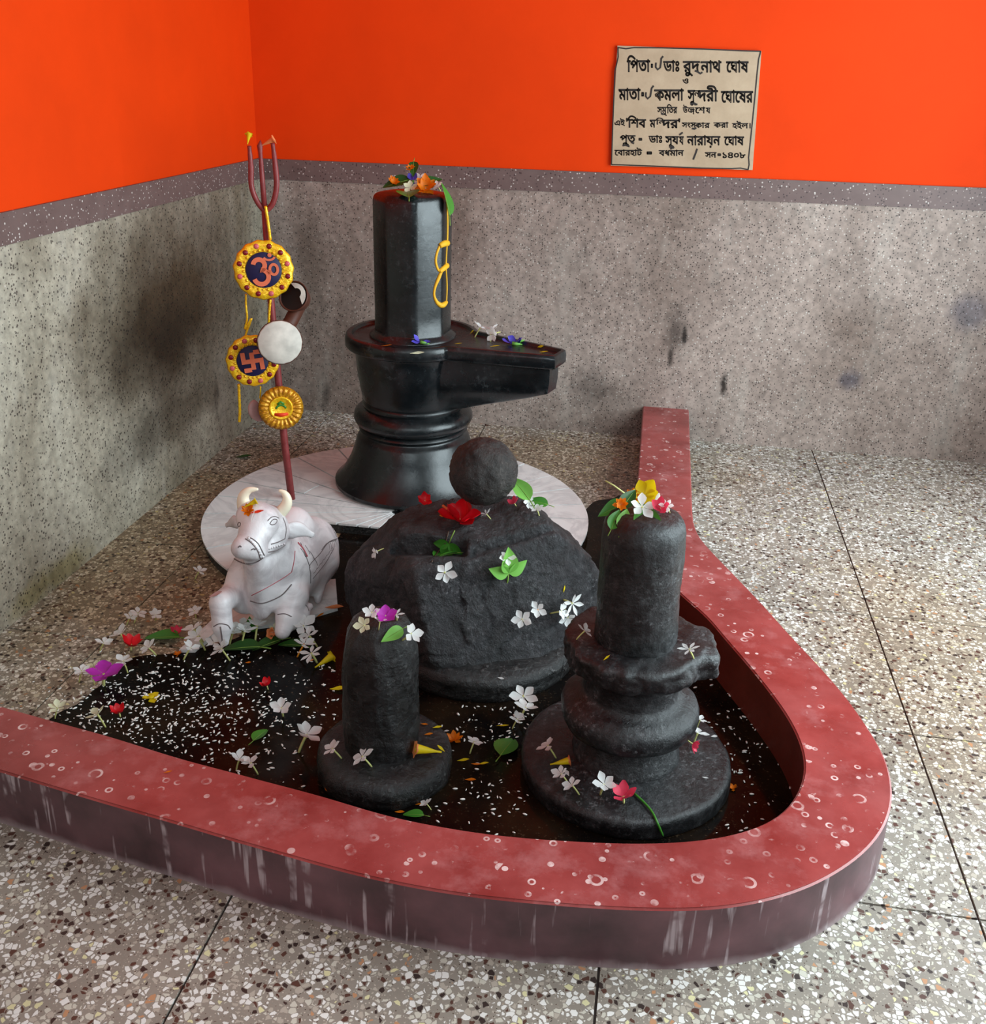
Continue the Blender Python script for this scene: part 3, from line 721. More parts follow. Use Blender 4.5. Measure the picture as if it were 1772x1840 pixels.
def disc(B, prof, n=48, frill=0, amp=0):
    rings = []
    for r, z in prof:
        rings.append([B(max(r, 1e-4)*(1+(amp*math.cos(frill*2*PI*i/n)+.02*noise.noise(Vector((math.cos(2*PI*i/n)*3, math.sin(2*PI*i/n)*3, 1))) if r > .03 else 0))*math.cos(2*PI*i/n), max(r, 1e-4)*(1+(amp*math.cos(frill*2*PI*i/n) if r > .03 else 0))*math.sin(2*PI*i/n), z) for i in range(n)])
    return loft(rings)
def ribbon(B, pts, w, z0, z1):
    pts = [Vector((x, y, 0)) for x, y in pts]; L = []; R = []
    if not hasattr(w, '__len__'): w = [w]*len(pts)
    for i, p in enumerate(pts):
        t = (pts[min(i+1, len(pts)-1)]-pts[max(i-1, 0)]).normalized(); n = Vector((-t.y, t.x, 0))*w[i]/2
        L.append(p+n); R.append(p-n)
    rings = [[B(l.x, l.y, z0), B(r.x, r.y, z0), B(r.x, r.y, z1), B(l.x, l.y, z1)] for l, r in zip(L, R)]
    return loft(rings)
def medallion(name, label, c, tilt, R, n=NV):
    o = thing(name, label, 'ornament', tuple(c)); B = basis(c, n, tilt)
    mobj('foil_rim', *disc(B, [(R*.98,-.004),(R,0),(R*.95,.006),(R*.8,.008),(R*.62,.004),(.0,.004)], 60, 15, .02), M['gold'], o, sharp=60)
    o_felt = mobj('felt_centre', *disc(B, [(R*.58,.003),(R*.6,.006),(R*.57,.0085),(.0,.0085)]), M['navy'], o, sharp=50)
    for k in range(12):
        a = 2*PI*k/12+.2; p = B(R*.82*math.cos(a), R*.82*math.sin(a), .008)
        mobj('sequin', *disc(basis(p, n), [(.0072,-.001),(.0078,.001),(.005,.003),(0,.0035)], 12), M['bead' if k % 3 else 'pinkbead'], o)
    for k in range(26):
        a = 2*PI*k/26; p = B(R*.665*math.cos(a), R*.665*math.sin(a), .007)
        mobj('thread_loop', *disc(basis(p, n), [(.0036,-.001),(.0042,.001),(.002,.003),(0,.0032)], 8), M['gold'], o)
    return o_felt, B
o, B = medallion('om_medallion', 'gold foil disc with coral Om sign, highest ornament on the trident', T(474, 485, TD-.035), .05, .086)
def arc(cx, cy, r, a0, a1, n=14, ry=None): return [(cx+r*math.cos(math.radians(a0+(a1-a0)*k/n)), cy+(ry or r)*math.sin(math.radians(a0+(a1-a0)*k/n))) for k in range(n+1)]
three = arc(-.014, .017, .019, 170, -75, 16)+arc(-.010, -.022, .024, 80, -165, 18)
hook = [(.008,-.004),(.016,-.012),(.022,-.004)]+arc(.033, .0, .013, 200, -150, 16, .017)
KS = .87; B0 = B; B = lambda x, y, z=0: B0(x*KS, y*KS, z)
om = join([ribbon(B, three, .015, .008, .0115), ribbon(B, hook, .009, .008, .0115), ribbon(B, arc(.022, .046, .019, 200, 340, 10, .014), .007, .008, .0115), disc(basis(B(.024, .048, .008), NV), [(.006,0),(.006,.003),(0,.0035)], 12)])
mobj('om_sign', *om, M['coral'], o, smooth=False)
o, B = medallion('swastika_medallion', 'gold foil disc with Hindu swastika, half hidden behind the white drum skin', T(454, 648, TD-.03), .12, .078)
a_ = .026; sw = [ribbon(B, [(-a_, 0), (a_, 0)], .013, .008, .0115), ribbon(B, [(0, -a_), (0, a_)], .013, .008, .0113)]
for x0, y0, x1, y1 in ((a_, .0065, a_, -a_*1.1), (-a_, -.0065, -a_, a_*1.1), (.0065, a_, a_*1.1, a_), (-.0065, -a_, -a_*1.1, -a_)): sw.append(ribbon(B, [(x0, y0), (x1, y1)], .013, .008, .0116))
mobj('swastika_sign', *join(sw), M['coral'], o, smooth=False)
ros = thing('gold_rosette', 'crimped gold foil rosette with a tiny picture, lowest ornament on the trident', 'ornament', tuple(T(505, 733, TD-.03)))
Bq = basis(T(505, 733, TD-.03), NV)
rg = []
for r, z in ((.066,-.004),(.068,0),(.058,.008),(.046,.009),(.036,.003),(.032,.004)):
    rg.append([Bq(r*math.cos(2*PI*i/96), r*math.sin(2*PI*i/96), z+(.004*math.cos(24*2*PI*i/96) if r > .045 else 0)) for i in range(96)])
mobj('crimped_foil', *loft(rg), M['gold_dark'], ros)
mobj('picture_ring', *disc(Bq, [(.034,.003),(.037,.006),(.033,.009),(.030,.006)], 40), M['gold'], ros)
picture = mobj('picture', *disc(Bq, [(.031,.003),(.031,.0055),(0,.0055)], 32), M['hole'], ros, sharp=40)
mobj('picture_figure', *join([ribbon(Bq, [(-.02, -.018), (0, -.021), (.02, -.018)], [.008, .012, .008], .0056, .008)]), M['vermilion'], picture)
mobj('picture_leaf', *join([ribbon(Bq, arc(0, -.006, .016, 20, 160, 8), .006, .0056, .0075), ribbon(Bq, [(-.01, .012), (0, .02), (.01, .012)], .007, .0056, .0075)]), M['leaf'], picture)
cloth = mobj('cloth_scrap', *join([tube(catmull([T(462,722,TD+.0), T(455,732,TD-.01), T(458,745,TD-.01), T(470,756,TD)], 5), [.010,.014,.016,.018,.018,.018,.018,.018,.018,.017,.016,.014,.012,.010,.006,.003], 10, .6)]), M['pinkcloth'])
tag(cloth, 'small crumpled pink cloth scrap behind the gold rosette', 'cloth')
# two-headed hand drum
dr = thing('hand_drum', 'small two headed hand drum with white skin tied to the trident', 'drum', tuple(T(503, 615, TD-.05)))
Bd0 = basis(T(503, 615, TD-.09), NV, .0); Bd = lambda x, y, z=0: Bd0(x*.86, y*.86, z)
mobj('drum_shell', *disc(Bd, [(.030,-.055),(.05,-.03),(.068,-.006),(.0755,0),(.077,.004),(.070,.005)], 48), M['drumwood'], dr)
mobj('drum_skin', *disc(Bd, [(.072,.001),(.0745,.005),(.071,.008),(.0,.0075)], 48, 17, .008), M['drumskin'], dr)
n2 = (NV*.75+Vector((0, 0, .25))-r0*.35).normalized(); c2 = T(527, 532, TD+.005); Be = basis(c2, n2)
mobj('drum_shell', *disc(Be, [(.020,-.075),(.034,-.05),(.044,-.012),(.047,0),(.044,.001),(.040,-.008),(.02,-.03)], 40), M['drumwood'], dr)
mobj('drum_inside', *disc(Be, [(.0415,-.006),(.0415,-.0045),(0,-.0045)], 32), M['hole'], dr, sharp=40)
tor = [Be(.040*math.cos(a), .040*math.sin(a), .0) for a in [math.radians(x) for x in range(-35, 121, 12)]]
tor2 = [Be(.016*math.cos(a)+.010, .016*math.sin(a)+.008, .003) for a in [math.radians(x) for x in range(-35, 121, 12)]]
nn = len(tor); mobj('torn_skin', [*tor, *tor2, *[p+n2*.002 for p in tor], *[p+n2*.002 for p in tor2]], [(i, i+1, nn+i+1, nn+i) for i in range(nn-1)]+[(2*nn+i+1, 2*nn+i, 3*nn+i, 3*nn+i+1) for i in range(nn-1)], M['drumskin'], dr)
mobj('waist', *tube([Bd(0, 0, -.05), (Bd(0, 0, -.06)+Be(0, 0, -.07))/2, Be(0, 0, -.06)], .022, 12), M['drumwood'], dr)
def cord(label, px, r, d=TD-.014, mat='gold'):
    P = catmull([T(x, y, d) for x, y in px], 6); n = len(P); rr = [r*(1+.25*(i % 2)) for i in range(n)]
    tag(mobj('tinsel_cord', *tube(P, rr, 6), M[mat]), label, 'cord')
cord('gold tinsel cord beneath the trident prongs, above the Om disc', [(477,370),(481,395),(486,432)], .0042)
cord('gold tinsel cord hanging from the left edge of the Om disc', [(442,528),(442,548),(444,572),(440,592),(452,572),(442,600),(443,606)], .003)
cord('long gold tinsel tassel hanging below the swastika disc', [(429,690),(430,715),(431,740),(430,758)], .0042)
cord('thin gold thread running down the trident pole below the Om disc', [(486,538),(484,560),(483,582)], .0035, TD-.02)
cord('thin gold thread between the swastika disc and the gold rosette', [(468,694),(468,706),(467,716)], .0022)

# ------------------------------------------------------------------ inscribed plaque
pl = thing('inscription_plaque', 'pale stone plaque with black Bengali inscription on the orange wall', 'plaque', (1.59, -.012, 1.22))
q = [aty(1110, 82), aty(1368, 92), aty(1352, 305), aty(1098, 297)]
q = [(p.x, p.z) for p in q]
mobj('plaque_slab', [(x, -.012, z) for x, z in q]+[(x, -.0, z) for x, z in q], [(0,3,2,1),(4,5,6,7),(0,1,5,4),(1,2,6,5),(2,3,7,6),(3,0,4,7)], M['plaque'], pl, smooth=False)
def Zp(x, y): return aty(1080+x/5.5375, 70+y/5.5375, -.012)
def stroke(px, w):
    P = [Zp(x, y) for x, y in px]; B = lambda x, y, z=0: Vector((x, -.0122-z, y))
    return ribbon(B, [(p.x, p.z) for p in P], w, 0, .0008)
bord = [stroke(p, .0042) for p in ([(165,85),(250,97),(330,86),(600,88),(1000,100),(1420,118),(1590,122)], [(170,90),(172,180),(140,320),(128,600),(118,850),(105,1250)], [(105,1250),(190,1252),(600,1268),(1000,1285),(1300,1290),(1390,1285),(1465,1300)], [(1590,122),(1570,200),(1555,330),(1530,600),(1500,900),(1470,1180),(1475,1250),(1465,1300)])]
mobj('border_line', *join(bord), M['ink'], pl, smooth=False)
from mathutils.geometry import tessellate_polygon, interpolate_bezier
def glyphs(s, fat=.029):
    cu = bpy.data.curves.new('lettering', 'FONT'); cu.body = s; cu.size = 1
    o = bpy.data.objects.new('lettering', cu); COL.objects.link(o)
    dg = bpy.context.evaluated_depsgraph_get(); oe = o.evaluated_get(dg); cv = oe.to_curve(dg)
    con = []
    for sp in cv.splines:
        P = []
        if sp.type == 'BEZIER':
            b = sp.bezier_points; n = len(b)
            for i in range(n):
                q = interpolate_bezier(b[i].co, b[i].handle_right, b[(i+1) % n].handle_left, b[(i+1) % n].co, 6); P += [v.xy for v in q[:-1]]
        else: P = [Vector(p.co[:2]) for p in sp.points]
        R = []
        for p in P:
            if not R or (p-R[-1]).length > 1e-4: R.append(p.copy())
        if len(R) > 3 and (R[0]-R[-1]).length < 1e-4: R.pop()
        if len(R) > 2: con.append(R)
    oe.to_curve_clear(); bpy.data.objects.remove(o); bpy.data.curves.remove(cu)
    ar = [sum(a.x*b.y-b.x*a.y for a, b in zip(R, R[1:]+R[:1]))/2 for R in con]
    if not con: return [], []
    sg = 1 if ar[max(range(len(ar)), key=lambda i: abs(ar[i]))] > 0 else -1
    V = []; Fc = []
    for k, R in enumerate(con):
        z = .00002*k
        for i, p in enumerate(R):                      # brush weight along the contour
            q = R[(i+1) % len(R)]; d = (q-p)
            if d.length < 1e-6: continue
            d.normalize(); nn = Vector((-d.y, d.x))*fat; e = d*fat*.7; n = len(V)
            V += [(v.x, v.y, z+.00012) for v in (p-e+nn*.5, p-e-nn*.5, p-nn, q-nn, q+e-nn*.5, q+e+nn*.5, q+nn, p+nn)]; Fc.append(tuple(range(n, n+8)))
        if ar[k]*sg <= 0 and any(ar[h]*sg > 0 and abs(ar[h]) > abs(ar[k]) and inside(R[0].x, R[0].y, [(p.x, p.y) for p in con[h]]) for h in range(len(con))): continue
        holes = [con[h] for h in range(len(con)) if ar[h]*sg < 0 and inside(con[h][0].x, con[h][0].y, [(p.x, p.y) for p in R]) and abs(ar[h]) < abs(ar[k])]
        polys = [[Vector((p.x, p.y, 0)) for p in Q] for Q in [R]+holes]; n = len(V)
        V += [(p.x, p.y, z) for Q in polys for p in Q]
        for tr in tessellate_polygon(polys): Fc.append(tuple(n+i for i in tr))
    return V, Fc
HEAD, FOOT = .63, 0.0
def word(s, x0, x1, head, foot):
    V, Fc = glyphs(s)
    if not V: return [], []
    a = min(v[0] for v in V); b = max(v[0] for v in V); out = []
    for x, y, z in V:
        X = x0+(x-a)/(b-a)*(x1-x0); Y = foot+(head-foot)*(y-FOOT)/(HEAD-FOOT); p = Zp(X, Y); out.append((p.x, -.0125-z, p.z))
    return out, Fc
LINES = [
 [('িপতা',258,490,215,325),('-',497,518,150,330),('ডাঃ',620,780,222,322),('রুদ',815,985,222,325),('নাথ',990,1200,225,330),('েঘাষ',1245,1470,225,330)],
 [('ও',812,872,395,445)],
 [('মাতা',175,395,500,605),('-',402,428,430,615),('কমলা',530,825,505,610),('সু',862,945,510,615),('ন',925,985,512,575),('দরী',965,1165,512,618),('েঘােষর',1195,1515,520,630)],
 [('সমৃ',560,655,678,738),('িতর',655,760,678,738),('উ',815,865,680,735),('েদ',865,930,682,728),('দ',885,935,700,748),('েশ',935,1040,682,738),('য',1045,1090,684,738)],
 [('এই',135,240,812,860),("'িশব",250,450,800,880),('ম',485,545,805,880),('িন',545,640,805,850),('দর\'',605,790,805,885),('সংস',805,945,832,880),('কার',930,1085,835,885),('করা',1120,1270,832,882),('হইল।',1305,1490,838,888)],
 [('পুত',190,345,960,1028),('-',375,410,920,1040),('ডাঃ',475,610,965,1032),('সূয',640,775,968,1045),('য',778,825,970,1050),('নারায়ন',855,1190,968,1055),('েঘাষ',1225,1425,972,1055)],
 [('েবারহাট',135,410,1105,1158),('-',455,508,1050,1180),('বধমান',575,825,1108,1162),('সন',1035,1150,1128,1180),('-',1160,1195,1080,1190),('১৪০৮',1210,1440,1130,1185)]]
EXTRA = {0: [[(548,235),(545,280),(565,305),(590,285),(598,230),(600,195),(620,172)], [(935,315),(960,325),(990,345),(1010,330)]],
         2: [[(448,530),(446,570),(465,595),(492,570),(500,520),(505,490),(525,465)], [(890,650),(925,640),(960,655)]],
         5: [[(215,1062),(245,1055),(285,1070)], [(680,1075),(705,1072),(730,1085)], [(780,955),(800,940),(815,930)], [(300,1025),(330,1040)]],
         6: [[(958,1092),(940,1145),(918,1200)], [(690,1095),(712,1085)]], 4: [[(905,890),(930,895),(950,885)]], 3: [[(600,742),(625,750)]]}
for k, L in enumerate(LINES):
    for w in L: mobj('inscription_word', *word(*w), M['ink'], pl, smooth=False)
    for p in EXTRA.get(k, []): mobj('inscription_stroke', *stroke(p, .0062), M['ink'], pl, smooth=False)

# ------------------------------------------------------------------ offerings: flowers, leaves, rice
def scene_bvh():
    V = []; Fc = []
    for o in COL.objects:
        if o.type != 'MESH': continue
        n = len(V); w = wloc(o)
        V += [v.co+w for v in o.data.vertices]; Fc += [[i+n for i in p.vertices] for p in o.data.polygons]
    return BVHTree.FromPolygons(V, Fc)
TREE = scene_bvh()
def petal(L, Wd, cup, tip=.9, n=6, m=4, curl=.10, x0=.04):
    V = []; Fc = []
    for i in range(n+1):
        t = i/n; w = Wd*(max(0, math.sin(PI*(.08+.86*t)))**tip)*(1.15*t+.25 if t < .65 else 1.0-.0*(t))
        for j in range(m+1):
            s = j/m*2-1; V.append((x0+t*L*(1-.06*s*s), w*s/2, cup*t*t*L+curl*s*s*w))
    for i in range(n):
        for j in range(m): a = i*(m+1)+j; Fc.append((a, a+m+1, a+m+2, a+1))
    return V, Fc
def xf(vf, Mx): return [Mx @ Vector(v) for v in vf[0]], vf[1]
RZ = lambda a: Matrix.Rotation(a, 4, 'Z'); RX = lambda a: Matrix.Rotation(a, 4, 'X'); RY = lambda a: Matrix.Rotation(a, 4, 'Y'); TR = lambda *v: Matrix.Translation(v)
MESHES = {}
def cm(key, vf, mat, smooth=True):
    if key not in MESHES: MESHES[key] = mesh(key.split('/')[0], vf[0], vf[1], M[mat], smooth)
    return MESHES[key]
def stem_vf(L, r, bend=.15): return tube([Vector((bend*math.sin(t*2.2)*L*.35, 0, -L*t)) for t in (0, .25, .5, .75, 1)], [r*1.3, r, r, r, r*.9], 6)
def simple(n_, pk, mat, L=.95, Wd=.62, cup=.25, stem='tube_green', sl=1.5, sr=.085, tip=.9, stag=0, nm='petal'):
    out = [(nm, cm(nm+'/'+pk, petal(L, Wd, cup, tip), mat), RZ(2*PI*k/n_)@RY(-.12*((k*stag) % 3))) for k in range(n_)]
    if stem: out.append(('stem', cm('stem/'+pk+stem+str(sl), stem_vf(sl, sr), stem), Matrix.Identity(4)))
    return out
def blade(L, Wd, droop=.12, fold=.18): 
    V = []; Fc = []; n, m = 10, 4
    for i in range(n+1):
        t = i/n; w = Wd*(math.sin(PI*t**.75)**.85)*(1-.25*t) if 0 < t < 1 else .004
        for j in range(m+1):
            s = j/m*2-1; V.append((t*L, w*s/2, fold*abs(s)*w-droop*L*t*t))
    for i in range(n):
        for j in range(m): a = i*(m+1)+j; Fc.append((a, a+m+1, a+m+2, a+1))
    return V, Fc
def leaf_parts(mat, L=2, Wd=1.15, key='a', mid='stalk'):
    rib = tube([Vector((t*L*.95, 0, .012-.12*L*t*t)) for t in (0, .25, .5, .75, 1)], [.03, .026, .02, .014, .006], 5)
    st = tube([Vector((0, 0, 0)), Vector((-.25, .02, -.01)), Vector((-.55, .05, -.03))], .035, 5)
    T0 = TR(-L/2, 0, .1)
    return [('blade', cm('blade/'+mat+key, blade(L, Wd), mat), T0), ('midrib', cm('midrib/'+mat+key, rib, mid), T0), ('stalk', cm('stalk/'+mat+key, st, mid), T0)]
def kinds(k):
    if k == 'white': return simple(5, 'w', 'petal_white', 1.0, .78, .22)
    if k == 'white_o': return simple(5, 'w', 'petal_white', 1.0, .78, .22, stem='tube_orange')
    if k == 'star': return simple(6, 's', 'petal_white', 1.05, .42, .12, sl=1.1)
    if k == 'cream': return simple(5, 'c', 'petal_cream', 1.0, .8, .3)
    if k == 'pinkbud': return simple(5, 'pk', 'pink', .9, .85, .75, sl=.7)
    if k == 'redbud': return simple(6, 'rb', 'red', .95, .95, .8, sl=.6, stem='tube_green')
    if k == 'yellowdisc': return simple(7, 'yd', 'yellow', .95, .95, .12, stem=None)+[('flower_centre', cm('flower_centre/y', revolve([(.0,-.05),(.3,-.02),(.34,.08),(.22,.16),(.02,.2)], (0, 0), 14), 'yellow'), Matrix.Identity(4))]
    if k == 'orange': return simple(8, 'or', 'orange_f', .95, .62, .35, stem=None)+[('inner_petal', cm('inner_petal/or', petal(.6, .5, .8), 'orange_f'), RZ(2*PI*(j+.5)/6)) for j in range(6)]
    if k == 'yellowbloom': return simple(6, 'yb', 'yellow', 1.0, .95, .55, stem='tube_green', sl=.9)
    if k == 'magenta': return simple(5, 'mg', 'magenta', 1.0, .9, .25, stem='tube_green', sl=.8)
    if k == 'violet': return [('petal', cm('petal/vi', petal(1.1, .9, .4), 'violet'), RZ(a)) for a in (.5, -.5, PI)]+[('calyx', cm('calyx/vi', tube([(0, 0, 0), (.5, 0, -.05), (1.1, .1, -.1)], [.22, .2, .04], 7), 'leaf_light'), RZ(PI*.97))]
    if k == 'hibiscus':
        out = [('petal', cm('petal/hb%d' % (j % 2), petal(1.05, 1.0, .25+.3*(j % 2), .8, 8, 6, .25), 'red'), RZ(2*PI*j/8+.2*(j % 3))@RY(-.25*(j % 3))) for j in range(8)]
        return out+[('pistil', cm('pistil/hb', tube([(0, 0, .05), (.5, .05, .35), (1.1, 0, .5)], [.06, .05, .07], 7), 'peach'), RZ(-.4))]
    if k in ('trumpet', 'trumpet_y', 'trumpet_p'):
        mt, rim = {'trumpet': ('yellow', 'peach'), 'trumpet_y': ('yellow', 'yellow'), 'trumpet_p': ('peach', 'peach')}[k]
        pr = [(.09,-2.3),(.10,-1.9),(.17,-1.5),(.30,-.9),(.40,-.3),(.46,0)]
        rings = [[(r*math.cos(2*PI*i/16), r*math.sin(2*PI*i/16), z) for i in range(16)] for r, z in pr]
        V, Fc = loft(rings, cap1=False)
        rings = [[(r*(1+w*math.cos(5*2*PI*i/30))*math.cos(2*PI*i/30), r*(1+w*math.cos(5*2*PI*i/30))*math.sin(2*PI*i/30), z) for i in range(30)] for r, z, w in ((.28,-.7,0),(.40,-.2,0),(.47,.0,.03),(.62,.14,.10),(.70,.12,.14))]
        V2, F2 = loft(rings, cap0=True, cap1=False)
        return [('flower_tube', cm('flower_tube/'+mt, (V, Fc), mt), Matrix.Identity(4)), ('flower_mouth', cm('flower_mouth/'+rim, (V2, F2), rim), Matrix.Identity(4))]
    if k in ('leaf', 'leaf_light', 'leaf_dark'): return leaf_parts(k)
    if k == 'leaf_wide': return leaf_parts('leaf', 2, 1.5, 'w')
    if k in ('trifoliate', 'trifoliate_l'):
        mt = 'leaf' if k == 'trifoliate' else 'leaf_light'; out = []
        for a, L in ((0, 1.25), (1.15, 1.0), (-1.15, 1.0)):
            out.append(('leaflet', cm('leaflet/'+mt+str(L), blade(L, .72*L, .1, .15), mt), TR(0, 0, .12)@RZ(a)))
        out.append(('stalk', cm('stalk/t'+mt, tube([Vector((0, 0, .1)), Vector((-.4, .03, .08)), Vector((-.9, .1, .02))], .035, 5), 'stalk'), Matrix.Identity(4)))
        return out
COUNT = {}
def place(px, py, size, phi, lay, lift=0.0, spin=0.0, dep=None, zz=None):
    h = TREE.ray_cast(CAM, ray(px, py)); loc, n = h[0], h[1].normalized()
    if dep: loc = pt(px, py, dep)-(Vector((0, 0, .004)) if dep < 3 else Vector()); n = (Vector((0, 0, .8))-FH*.6).normalized()
    if zz: loc = at(px, py, zz); n = Vector((0, 0, 1))
    if n.dot(ray(px, py)) > 0: n = -n
    ppm = F/((loc-CAM).dot(fw)); s = size/ppm/2
    d = RT*math.cos(math.radians(phi))+UP*math.sin(math.radians(phi)); d = (d-n*d.dot(n)).normalized()
    t = math.radians(lay); ax = (n*math.cos(t)-d*math.sin(t)).normalized()       # flower axis; stem runs along -axis towards phi
    x = (d-ax*d.dot(ax)).normalized(); y = ax.cross(x)
    R = Matrix((x, y, ax)).transposed().to_4x4()@RZ(spin)
    return loc+n*lift, n, R, s
FS = {'trumpet': 1.15, 'trumpet_y': 1.2, 'trumpet_p': 1.3, 'hibiscus': 1.25, 'yellowdisc': 1.1, 'leaf': 1.2, 'leaf_wide': 1.2, 'leaf_light': 1.2, 'leaf_dark': 1.2, 'trifoliate': 1.35, 'trifoliate_l': 1.35}
GROUPS = {'green_leaf': 'green leaves among the offerings', 'dark_leaf': 'dark leaves among the offerings', 'pale_leaf': 'pale leaves among the offerings', 'orange_blossom': 'orange blossoms among the offerings',
 'red_bud': 'red buds among the offerings', 'pink_bud': 'pink buds among the offerings', 'cream_blossom': 'cream blossoms among the offerings', 'violet_blossom': 'violet blossoms on the tall lingam',
 'yellow_petal': 'loose yellow petals', 'orange_petal': 'loose orange petals', 'white_petal': 'loose white petals', 'pink_blossom': 'pink blooms on the weathered lingam', 'peach_trumpet_flower': 'peach trumpet flowers', 'yellow_trumpet_flower': 'yellow trumpet flowers'}
def put(kind, px, py, size, phi, lay, name, cat, label, group=None, lift=None, spin=0.0, dep=None, zz=None):
    if lift is None:
        lift = 0.0
    loc, n, R, s = place(px, py, size*FS.get(kind, 1.3), phi, lay*(.48 if kind[0] != 't' else 1), lift, spin, dep, zz)
    flat = kind.startswith(('leaf', 'trif'))
    parts = kinds(kind)
    # rest the lowest point on the surface
    low = min((R@Mx@v.co).dot(n) for nm, me, Mx in parts for v in list(me.vertices)[::3])*s
    if flat: R2 = R
    if not dep: loc = loc-n*(low*(.9 if not flat else .55))+n*.0005
    o = bpy.data.objects.new(name, None); COL.objects.link(o); o.empty_display_size = .01
    o.matrix_world = TR(*loc)@R@Matrix.Scale(s, 4); tag(o, label, cat, group or GROUPS.get(name))
    last = None
    for nm, me, Mx in parts:
        c = bpy.data.objects.new(nm, me); COL.objects.link(c)
        if nm == 'midrib' and last: c.parent = last; continue
        c.parent = o; c.matrix_local = Mx@RZ(random.uniform(-.14, .14))@RY(random.uniform(-.35, .25))@Matrix.Scale(random.uniform(.82, 1.1), 4) if nm == 'petal' else Mx
        last = c if nm == 'blade' else None
    return o
def loose(mat, px, py, size, phi, name, cat, label, group=None, wd=.5, lift=.0015):
    loc, n, R, s = place(px, py, size, phi, 0, lift)
    me = cm('%s/loose%s%.2f' % (name, mat, wd), xf(petal(2, 2*wd, .12, .9, 5, 4, .12), TR(-1, 0, .05)), mat)
    o = bpy.data.objects.new(name, me); COL.objects.link(o); o.matrix_world = TR(*loc)@R@Matrix.Scale(s, 4); return tag(o, label, cat, group or GROUPS.get(name))
def twig(pxs, r, mat, name, cat, label, lift=.003, free=False):
    P = []
    for q in pxs:
        h = TREE.ray_cast(CAM, ray(q[0], q[1])); nrm = h[1] if h[1].dot(ray(q[0], q[1])) < 0 else -h[1]
        P.append(h[0]+nrm*lift)
    return tag(mobj(name, *tube(catmull(P, 4), r, 6), M[mat]), label, cat)
W_, G_ = 'white_blossom', 'flower'
GW = 'white blossoms offered in the basin'
put('white', 863, 606, 22, 200, 55, 'white_blossom', 'flower', "left one of three white blossoms on the tall lingam's spout", 'white blossoms offered in the shrine')
put('white', 881, 611, 24, 270, 50, 'white_blossom', 'flower', "middle one of three white blossoms on the tall lingam's spout", 'white blossoms offered in the shrine')
put('white', 896, 606, 22, 80, 55, 'white_blossom', 'flower', "right one of three white blossoms on the tall lingam's spout", 'white blossoms offered in the shrine')
put('violet', 755, 617, 24, 180, 0, 'violet_blossom', 'flower', 'violet pea blossom on the rim in front of the tall shaft')
put('violet', 920, 620, 26, 180, 0, 'violet_blossom', 'flower', 'violet pea blossom on the near edge of the long spout')
put('violet', 930, 614, 22, 180, 0, 'violet_blossom', 'flower', 'violet pea blossom on the far edge of the long spout')
put('hibiscus', 827, 936, 58, 150, 20, 'red_hibiscus', 'flower', 'crumpled bright red hibiscus on the boulder in front of the ball')
put('redbud', 764, 897, 20, 90, 10, 'red_bud', 'bud', "small red bud on the boulder's upper left edge", dep=2.265)
put('pinkbud', 926, 910, 18, 0, 20, 'pink_bud', 'bud', 'small pinkish red bud at the foot of the round stone ball')
put('star', 876, 932, 18, -30, 55, 'white_blossom', 'flower', 'tiny white blossom right of the red hibiscus', 'white blossoms offered in the shrine')
put('leaf_light', 935, 875, 52, 118, 0, 'pale_leaf', 'leaf', 'pale yellow green leaf leaning against the round stone ball', dep=2.235)
put('leaf', 966, 900, 34, 160, 0, 'green_leaf', 'leaf', "small green leaf on the boulder's upper right edge", dep=2.25)
put('white', 950, 899, 20, 120, 50, 'white_blossom', 'flower', 'white blossom beside the pale leaf near the ball', 'white blossoms offered in the shrine', dep=2.23)
put('white', 965, 912, 20, 300, 60, 'white_blossom', 'flower', 'white blossom trailing down below the small green leaf', 'white blossoms offered in the shrine', dep=2.22)
put('trifoliate', 808, 975, 46, 250, 0, 'bilva_sprig', 'leaf', "upper green leaves of a sprig in the boulder's hollow")
put('leaf', 786, 997, 32, 80, 0, 'green_leaf', 'leaf', "dark green leaf lying left in the boulder's hollow")
put('leaf', 804, 999, 32, 100, 0, 'green_leaf', 'leaf', "dark green leaf lying right in the boulder's hollow")
put('white', 802, 1017, 32, 200, 60, 'white_blossom', 'flower', "white blossom at the lower lip of the boulder's hollow", 'white blossoms offered in the shrine')
put('white', 687, 995, 18, 95, 65, 'white_blossom', 'flower', "lone white blossom on the boulder's upper left flank", 'white blossoms offered in the shrine')
put('white', 904, 1004, 24, 265, 45, 'white_blossom', 'flower', 'white blossom just above the light green trefoil leaf', 'white blossoms offered in the shrine')
put('trifoliate_l', 912, 1028, 62, 100, 0, 'bilva_leaf', 'leaf', "light green trefoil leaf on the boulder's front face")
put('star', 1014, 1083, 34, 110, 25, 'white_blossom', 'flower', "star shaped white blossom on the boulder's right side", 'white blossoms offered in the shrine')
put('white', 997, 1098, 26, 200, 45, 'white_blossom', 'flower', 'left one of the white pair below the star blossom on the boulder', 'white blossoms offered in the shrine')
put('white', 1009, 1103, 26, 45, 45, 'white_blossom', 'flower', 'right one of the white pair below the star blossom on the boulder', 'white blossoms offered in the shrine')
put('white', 942, 1106, 28, 260, 45, 'white_blossom', 'flower', "lower left white blossom of the pair on the boulder's front", 'white blossoms offered in the shrine')
put('white_o', 957, 1093, 24, -25, 55, 'white_blossom', 'flower', "white blossom with orange stem on the boulder's front", 'white blossoms offered in the shrine')
put('white', 672, 1117, 28, 90, 30, 'white_blossom', 'flower', 'white blossom at the left on top of the small lingam', 'white blossoms offered in the shrine')
put('cream', 664, 1131, 26, 120, 20, 'cream_blossom', 'flower', "pale greenish blossom low on the left of the small lingam's top")
